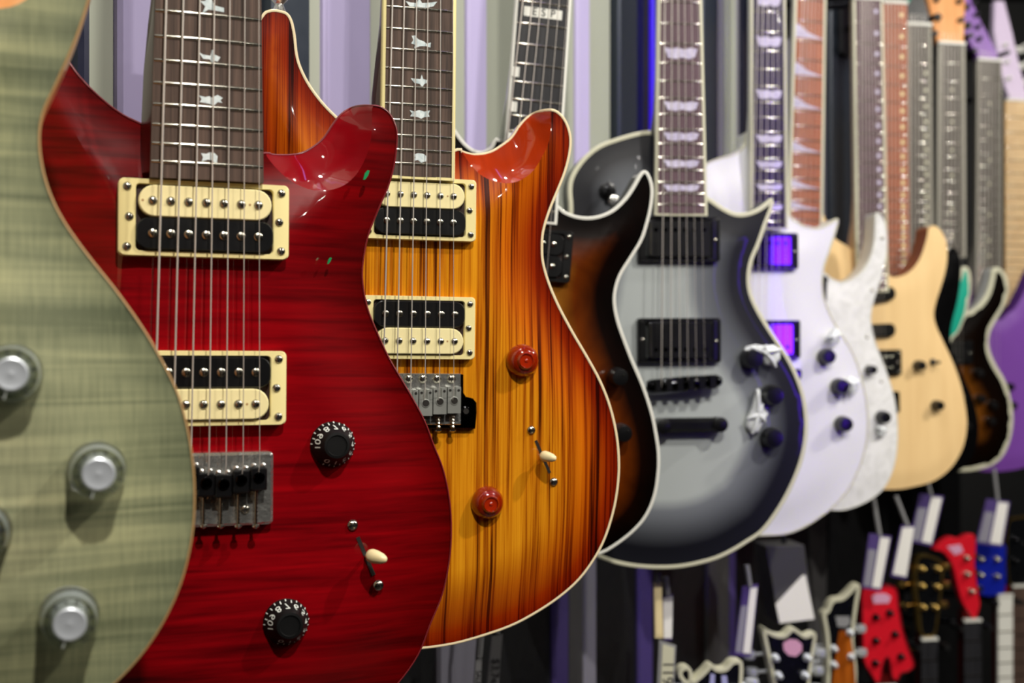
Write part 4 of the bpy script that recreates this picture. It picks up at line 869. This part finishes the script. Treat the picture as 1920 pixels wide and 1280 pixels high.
# 13. maple neck one
G = Plane_(1915, 600, 2.80, 13)
g = G.root('electric_guitar')
make_body(G, g, [(1900,600),(1885,560),(1875,590),(1885,660),(1860,730),(1865,800),(1910,840),(1990,845),(2030,800),(2020,720),(1990,660),(1985,590),(1975,545),(1960,560),(1945,600)],
          'natural_top', 'brown_side', None, drop=.004, carve=.02, grid=.014)
info = make_neck(G, g, (1886,1950,600), (1886,1940,190), 730, (12, 460), 'maple', 'amber_wood', nfrets=20, headm='lavender_head', head_label='pale lavender slanted headstock', headpoly=[(-.022, .004), (-.03, .03), (-.04, .09), (-.045, .16), (-.035, .23), (-.012, .23), (.0, .16), (.01, .08), (.022, .02), (.022, .004)], tuner='bind_white', inlays=[('dot', k) for k in (3, 5, 7, 9, 12)], inlay_mat='maple', strings=(190, [1896+i*10 for i in range(4)], 730, [1892+i*12 for i in range(4)]))
finish(g, info, 'guitar with a wide pale maple fretboard, cut by the right edge of the photo')

# ------------------------------------------------------------------ hangers of the upper row
def hanger(G, cx, hw, y, zc, label, group):
    """wall plate, straight arm and a yoke whose two prongs straddle the neck under the headstock"""
    bar = G.M @ Vector((cx, y, zc)); r = bpy.data.objects.new('guitar_hanger', None); col.objects.link(r)
    dist = (bar-W0).dot(WN); Q = bar-WN*dist; Q.z = bar.z; Y = Vector((0, 0, 1)); R = Matrix((WN, Y, WN.cross(Y))).transposed()
    r.matrix_world = Matrix.Translation(Q) @ R.to_4x4(); MI = r.matrix_world.inverted()
    m = MB(); m.tube([(.012, 0, 0), (dist, 0, 0)], .006, 0, 10); m.build('arm', ['black_chrome'], r, 40)
    f = lambda a, b_, c: MI @ (G.M @ Vector((a, b_, c))); g_ = hw+.009
    m = MB(); m.tube([f(cx-g_, y, zc+.055), f(cx-g_, y, zc+.012), f(cx-g_+.006, y, zc), f(cx+g_-.006, y, zc), f(cx+g_, y, zc+.012), f(cx+g_, y, zc+.055)], .005, 0, 10); m.build('yoke', ['black_matte'], r, 50)
    m = MB(); m.box((.014, -.05, -.03), (.021, .05, .03)); m.build('wall_plate', ['black_matte'], r, 0)
    tag(r, label, 'hanger', group)
for rt, info, lab in HANG: hanger(info['G'], info['cx'], info['hw'], info['ynut']+.018, -.036, 'black wall hanger holding the '+lab.split(',')[0].split(' with ')[0], 'wall hangers of the upper row')

# ------------------------------------------------------------------ lower row: headstocks, tags
def low_head(ax, ay, Z, pts, m, label, hl, tuners, bind=None, emblem=None, neckx=None, board='ebony', emb_m='lavender_logo', tm='silver_cap', truss=None, yaw=10):
    G = Plane_(ax, ay, Z, yaw); r = G.root('electric_guitar')
    poly = [G.L(x, y) for x, y in smooth_closed(pts, 3)]; b = MB(); b.prism(poly, -.015, 0, 0, .0015); b.build('headstock', [m], r, 30)
    if bind:
        c = [G.L(x, y, .0) for x, y in pts]; k = MB(); q = smooth_closed([(x, y) for x, y in c], 4); n = len(q); nm = normals(q if area2(q) > 0 else q[::-1]); q = q if area2(q) > 0 else q[::-1]
        k.ringp([(p[0]+n_[0]*.0006, p[1]+n_[1]*.0006) for p, n_ in zip(q, nm)], [(p[0]-n_[0]*bind[1], p[1]-n_[1]*bind[1]) for p, n_ in zip(q, nm)], -.0155, .0012); k.build('binding', [bind[0]], r, 40)
    if emblem:
        for e in emblem: k = MB(); k.prism([G.L(x, y) for x, y in e], -.0005, .0012); k.build('emblem', [emb_m], r, 0)
    for x, y, sg in tuners:
        p = G.L(x, y); t = MB(); t.lathe([(.0055, -.001), (.0055, .003), (.003, .004), (.0032, .012), (.0018, .013)], 0, (p[0], p[1], 0), 14)
        t.tube([(p[0], p[1], -.021), (p[0]+sg*.026, p[1], -.021)], .0022, 0, 8)
        t.lathe([(.001, -.006), (.008, -.005), (.009, 0), (.008, .005), (.001, .006)], 0, (0, 0, 0), 12, Matrix.Translation((p[0]+sg*.028, p[1], -.021)) @ Matrix.Rotation(PI/2, 4, 'X')); t.build('tuner', [tm], r, 40)
    if truss: k = MB(); k.prism([G.L(x, y) for x, y in truss], -.0005, .0018); k.build('truss_cover', ['black'], r, 0)
    (xl, xr, yn) = neckx; a = G.L(xl, yn); c = G.L(xr, yn); x0, x1 = a[0], c[0]; yn_ = a[1]; S = .63
    k = MB(); k.box((x0, yn_-.46, -.003), (x1, yn_, .004)); fb = k.build('fretboard', [board], r, 0)
    for j in range(1, 12):
        y = yn_-S*(1-2**(-j/12)); k = MB(); k.box((x0, y-.001, .0035), (x1, y+.001, .005)); k.build('fret', ['fret'], fb, 0)
    k = MB(); k.box((x0, yn_, -.003), (x1, yn_+.005, .006)); k.build('nut', ['bind_white'], r, 0)
    k = MB(); k.box((x0+.002, yn_-.40, -.022), (x1-.002, yn_+.02, -.0032)); k.build('neck', ['mahogany'], r, 0)
    cx = (x0+x1)/2; yb = yn_-.44
    bp = smooth_closed([(cx-.03, yb+.01), (cx-.09, yb+.05), (cx-.13, yb+.03), (cx-.13, yb-.05), (cx-.115, yb-.11), (cx-.15, yb-.2), (cx-.15, yb-.28), (cx-.08, yb-.34), (cx+.08, yb-.34), (cx+.15, yb-.28), (cx+.15, yb-.2), (cx+.115, yb-.11), (cx+.12, yb-.05), (cx+.11, yb+.02), (cx+.07, yb+.03), (cx+.03, yb-.0)], 3)
    k = MB(); k.prism(bp, -.045, -.004, 0, .004); k.build('body', [m], r, 40)
    tag(r, label, 'guitar', 'electric guitars of the lower row')
    hanger(G, cx, (x1-x0)/2+.002, yn_-.010, -.036, 'black wall hanger holding the '+hl, 'wall hangers of the lower row')
    globals()['LASTROOT'] = r; return G
low_head(1255, 1240, 1.45, [(1292,1262),(1285,1255),(1278,1262),(1286,1275),(1300,1275),(1320,1258),(1333,1245),(1345,1253),(1360,1252),(1372,1240),(1384,1238),(1392,1246),(1390,1300),(1384,1380),(1370,1430),(1325,1430),(1305,1380),(1292,1310)], 'headblack',
         'black guitar, its pale bound headstock cut by the bottom edge of the photo', 'guitar with the pale bound headstock cut by the bottom edge', [(1312,1330,-1),(1372,1330,1),(1316,1370,-1),(1368,1370,1),(1305,1292,-1),(1378,1292,1)], ('bind_grey', .004), [[(1332,1262),(1340,1264),(1338,1300),(1328,1300)],[(1352,1266),(1362,1266),(1366,1300),(1354,1300)]], (1328,1368,1440), emb_m='lavender_logo')
low_head(1480, 1200, 1.70, [(1430,1180),(1440,1182),(1455,1189),(1470,1190),(1480,1181),(1488,1177),(1498,1183),(1510,1191),(1522,1187),(1530,1190),(1524,1230),(1516,1290),(1505,1340),(1462,1340),(1452,1290),(1441,1235)], 'headblack',
         'black guitar on the lower row with pale bound headstock and round pink emblem', 'guitar with the pink emblem', [(1452,1232,-1),(1512,1232,1),(1458,1265,-1),(1508,1265,1),(1462,1300,-1),(1504,1300,1)], ('bind_grey', .0042), [[(1468,1205),(1480,1198),(1494,1199),(1503,1207),(1503,1220),(1492,1230),(1478,1228),(1469,1218)]], (1466,1502,1345), emb_m='pink_logo', tm='silver_cap')
low_head(1570, 1200, 1.92, [(1543,1152),(1551,1143),(1556,1130),(1565,1122),(1578,1120),(1590,1110),(1604,1096),(1612,1100),(1606,1140),(1600,1200),(1606,1260),(1600,1320),(1590,1350),(1558,1350),(1550,1300),(1552,1240),(1549,1190)], 'headblack',
         'black guitar on the lower row with angular pale bound headstock, left of the red one', 'guitar with the angular bound headstock and orange veneer', [(1562,1215,-1),(1592,1185,1),(1562,1245,-1),(1594,1230,1)], ('bind_grey', .005), [[(1566,1155),(1592,1155),(1594,1168),(1586,1175),(1570,1174)]], (1560,1590,1355), emb_m='tag_grey', truss=None)
G = Plane_(1570, 1200, 1.92, 10); k = MB(); k.prism([G.L(x, y) for x, y in ((1573,1182),(1593,1182),(1600,1230),(1604,1290),(1598,1345),(1562,1345),(1558,1290),(1566,1230))], -.0005, .002); k.build('veneer', ['amber_wood'], LASTROOT, 0)['label'] = 'orange brown wood veneer'
low_head(1662, 1180, 2.05, [(1616,1105),(1640,1100),(1678,1100),(1686,1140),(1693,1180),(1704,1215),(1714,1245),(1704,1258),(1690,1262),(1682,1275),(1672,1268),(1668,1240),(1663,1232),(1656,1245),(1652,1272),(1644,1280),(1634,1265),(1620,1240),(1617,1200),(1616,1150)], 'red_paint',
         'bright red headstock of a lower row guitar with two forked tips and six tuners', 'guitar with the forked red headstock', [(1641,1156,-1),(1667,1148,1),(1641,1200,-1),(1677,1188,1),(1640,1242,-1),(1688,1230,1)], ('red_dark', .002), [[(1634,1118),(1642,1112),(1660,1112),(1670,1118),(1666,1130),(1638,1131)]], (1642,1680,1290), emb_m='pink_logo', tm='black_chrome')
low_head(1745, 1120, 2.25, [(1718,1050),(1735,1040),(1760,1048),(1768,1062),(1766,1100),(1760,1150),(1752,1190),(1728,1190),(1722,1150),(1716,1100)], 'headblack',
         'dark headstock of a lower row guitar with gold and silver tuners', 'guitar with gold tuners', [(1728,1066,-1),(1757,1066,1),(1728,1098,-1),(1757,1100,1),(1730,1138,-1),(1752,1138,1)], ('gold', .004), None, (1726,1756,1200), tm='gold')
low_head(1802, 1100, 2.38, [(1752,1030),(1768,1014),(1784,1006),(1800,1010),(1815,1002),(1828,1004),(1830,1030),(1828,1060),(1834,1110),(1838,1135),(1828,1160),(1818,1150),(1805,1130),(1796,1100),(1786,1060),(1770,1036)], 'red_paint',
         'red pointed headstock of a lower row guitar beside the blue one', 'guitar with the pointed red headstock', [(1811,1046,1),(1812,1076,1),(1820,1108,1)], None, [[(1775,1024),(1800,1020),(1806,1034),(1790,1040)]], (1806,1838,1165), emb_m='pink_logo', tm='screw')
low_head(1858, 1080, 2.52, [(1830,1018),(1882,1018),(1886,1050),(1886,1100),(1876,1115),(1840,1115),(1832,1080)], 'blue_paint',
         'blue headstock of a lower row guitar under a paper price tag', 'guitar with the blue headstock', [(1838,1048,-1),(1868,1048,1),(1838,1078,-1),(1868,1080,1)], None, None, (1870,1897,1118), board='bind_white', tm='screw')
low_head(1912, 1050, 2.70, [(1890,980),(1915,970),(1935,975),(1940,1040),(1932,1095),(1895,1095),(1888,1040)], 'headblack',
         'dark headstock of a lower row guitar at the right edge of the photo', 'dark headed guitar at the lower right edge', [(1902,1010,-1),(1902,1050,-1),(1926,1020,1)], ('gold', .002), None, (1897,1932,1100), board='rosewood', tm='black_chrome')

def price_tag(pts, Z, label, strap=None, border='tag_purple', face='tag_white', inset=.12, text=None, lines=3, halves=False, yaw=10):
    """hanging two sided price card in a sleeve; pts = four corners in order tl,tr,br,bl"""
    cxp = sum(p[0] for p in pts)/4; cyp = sum(p[1] for p in pts)/4; G = Plane_(cxp, cyp, Z, yaw); r = G.root('price_tag')
    q = [Vector(G.L(x, y)) for x, y in pts]; b = MB(); b.prism([tuple(v) for v in q], -.0025, 0, 0, .0005); b.build('sleeve', [border], r, 20)
    def at(u, v): return q[0]*(1-u)*(1-v)+q[1]*u*(1-v)+q[2]*u*v+q[3]*(1-u)*v
    k = MB(); u0 = .5 if halves else inset
    k.prism([tuple(at(u0, .04)), tuple(at(1-inset*.6, .04)), tuple(at(1-inset*.6, .95)), tuple(at(u0, .95))], 0, .0008); k.build('card', [face], r, 0)
    if halves: k = MB(); k.prism([tuple(at(.06, .28)), tuple(at(.42, .28)), tuple(at(.42, .95)), tuple(at(.06, .95))], 0, .0006); k.build('card', ['low_lgrey'], r, 0)
    if text:
        v, f = text_mesh(text, 1.0); L = (at(.5, 0)-at(.5, 1)).length; W = (at(0, .5)-at(1, .5)).length; s = min(W*.9, L/len(text)*1.5)
        dn = (at(.5, 1)-at(.5, 0)).normalized(); rt = Vector((-dn.y, dn.x)); c = at(.55, .5)
        k = MB(); k.add([(c.x+dn.x*x*s+rt.x*y*s, c.y+dn.y*x*s+rt.y*y*s, .0012) for x, y, _ in v], f); k.build('lettering', ['dark_ink'], r, 0)['label'] = 'printed price'
    if strap:
        a = G.L(*strap); c = at(.5, .02); b = MB(); b.tube([(a[0], a[1], -.004), (c.x, c.y, -.0015)], .0035, 0, 6); b.build('tag_loop', ['tag_grey'], r, 40)
    tag(r, label, 'price tag', 'paper price tags of the lower row')
price_tag([(922,1186),(943,1182),(931,1340),(906,1340)], 1.27, 'long pale price tag with a dollar price beneath the amber guitar', border='black', face='tag_grey', inset=.04, text='$3,749', strap=(936,1150))
price_tag([(892,1232),(904,1230),(900,1330),(884,1330)], 1.22, 'narrow label with dark letters in a black sleeve beneath the amber guitar', border='black', face='tag_grey', inset=.06, text='SALE 110', strap=(902,1190))
price_tag([(1226,1092),(1241,1092),(1244,1196),(1228,1196)], 1.40, 'narrow cream card hanging below the silver grey guitar', border='ivory', face='ivory', strap=(1236,1075))
price_tag([(1242,1118),(1262,1114),(1260,1200),(1244,1200)], 1.43, 'light grey card behind the narrow cream card', border='tag_purple', face='tag_white', inset=.05, strap=(1250,1082))
price_tag([(1236,1200),(1268,1210),(1262,1330),(1230,1330)], 1.37, 'grey price tag in a clear sleeve at the bottom edge below the cream card', border='tag_grey', face='bind_grey', inset=.2, text='1199', lines=1)
price_tag([(1392,1100),(1422,1095),(1408,1232),(1376,1228)], 1.60, 'slanted violet and white price tag left of the grey display box', halves=True, strap=(1402,1060))
price_tag([(1630,1000),(1672,1005),(1652,1108),(1616,1102)], 1.98, 'violet and white price tag directly above the forked red headstock', halves=True, strap=(1640,935))
price_tag([(1690,985),(1716,984),(1700,1086),(1670,1080)], 2.05, 'white price tag right of the one above the forked red headstock', strap=(1682,930), inset=.1)
price_tag([(1724,925),(1770,930),(1748,1024),(1706,1015)], 2.16, 'violet and white price tag below the natural wood guitar', halves=True, strap=(1738,890))
price_tag([(1850,935),(1894,940),(1880,1025),(1830,1018)], 2.46, 'violet and white price tag hanging over the blue headstock', halves=True, strap=(1866,878))
# display box with a pale triangle
G = Plane_(1480, 1100, 1.80, 10); r = G.root('display_box'); b = MB(); b.prism([G.L(x, y) for x, y in ((1436,1024),(1508,1022),(1527,1160),(1460,1168))], -.05, 0, 0, .001); b.build('carton', ['low_grey'], r, 20)
b = MB(); b.prism([G.L(x, y) for x, y in ((1504,1078),(1510,1078),(1527,1160),(1462,1168),(1454,1132))], 0, .0006); b.build('pale_triangle', ['tag_white'], r, 0)
b = MB(); b.tube([G.L(1480, 1022)+(-.02,), G.L(1480, 960)+(-.02,)], .004); b.build('hang_loop', ['black_matte'], r, 40)
P = G.M @ Vector((*G.L(1480, 962), -.02)); dd = (P-W0).dot(WN); MI = G.M.inverted(); b = MB(); b.tube([MI @ P, MI @ (P-WN*(dd-.002))], .004); b.build('wall_peg', ['black_chrome'], r, 40)
tag(r, 'dark grey hanging display box printed with a pale triangle below the white guitar', 'box')
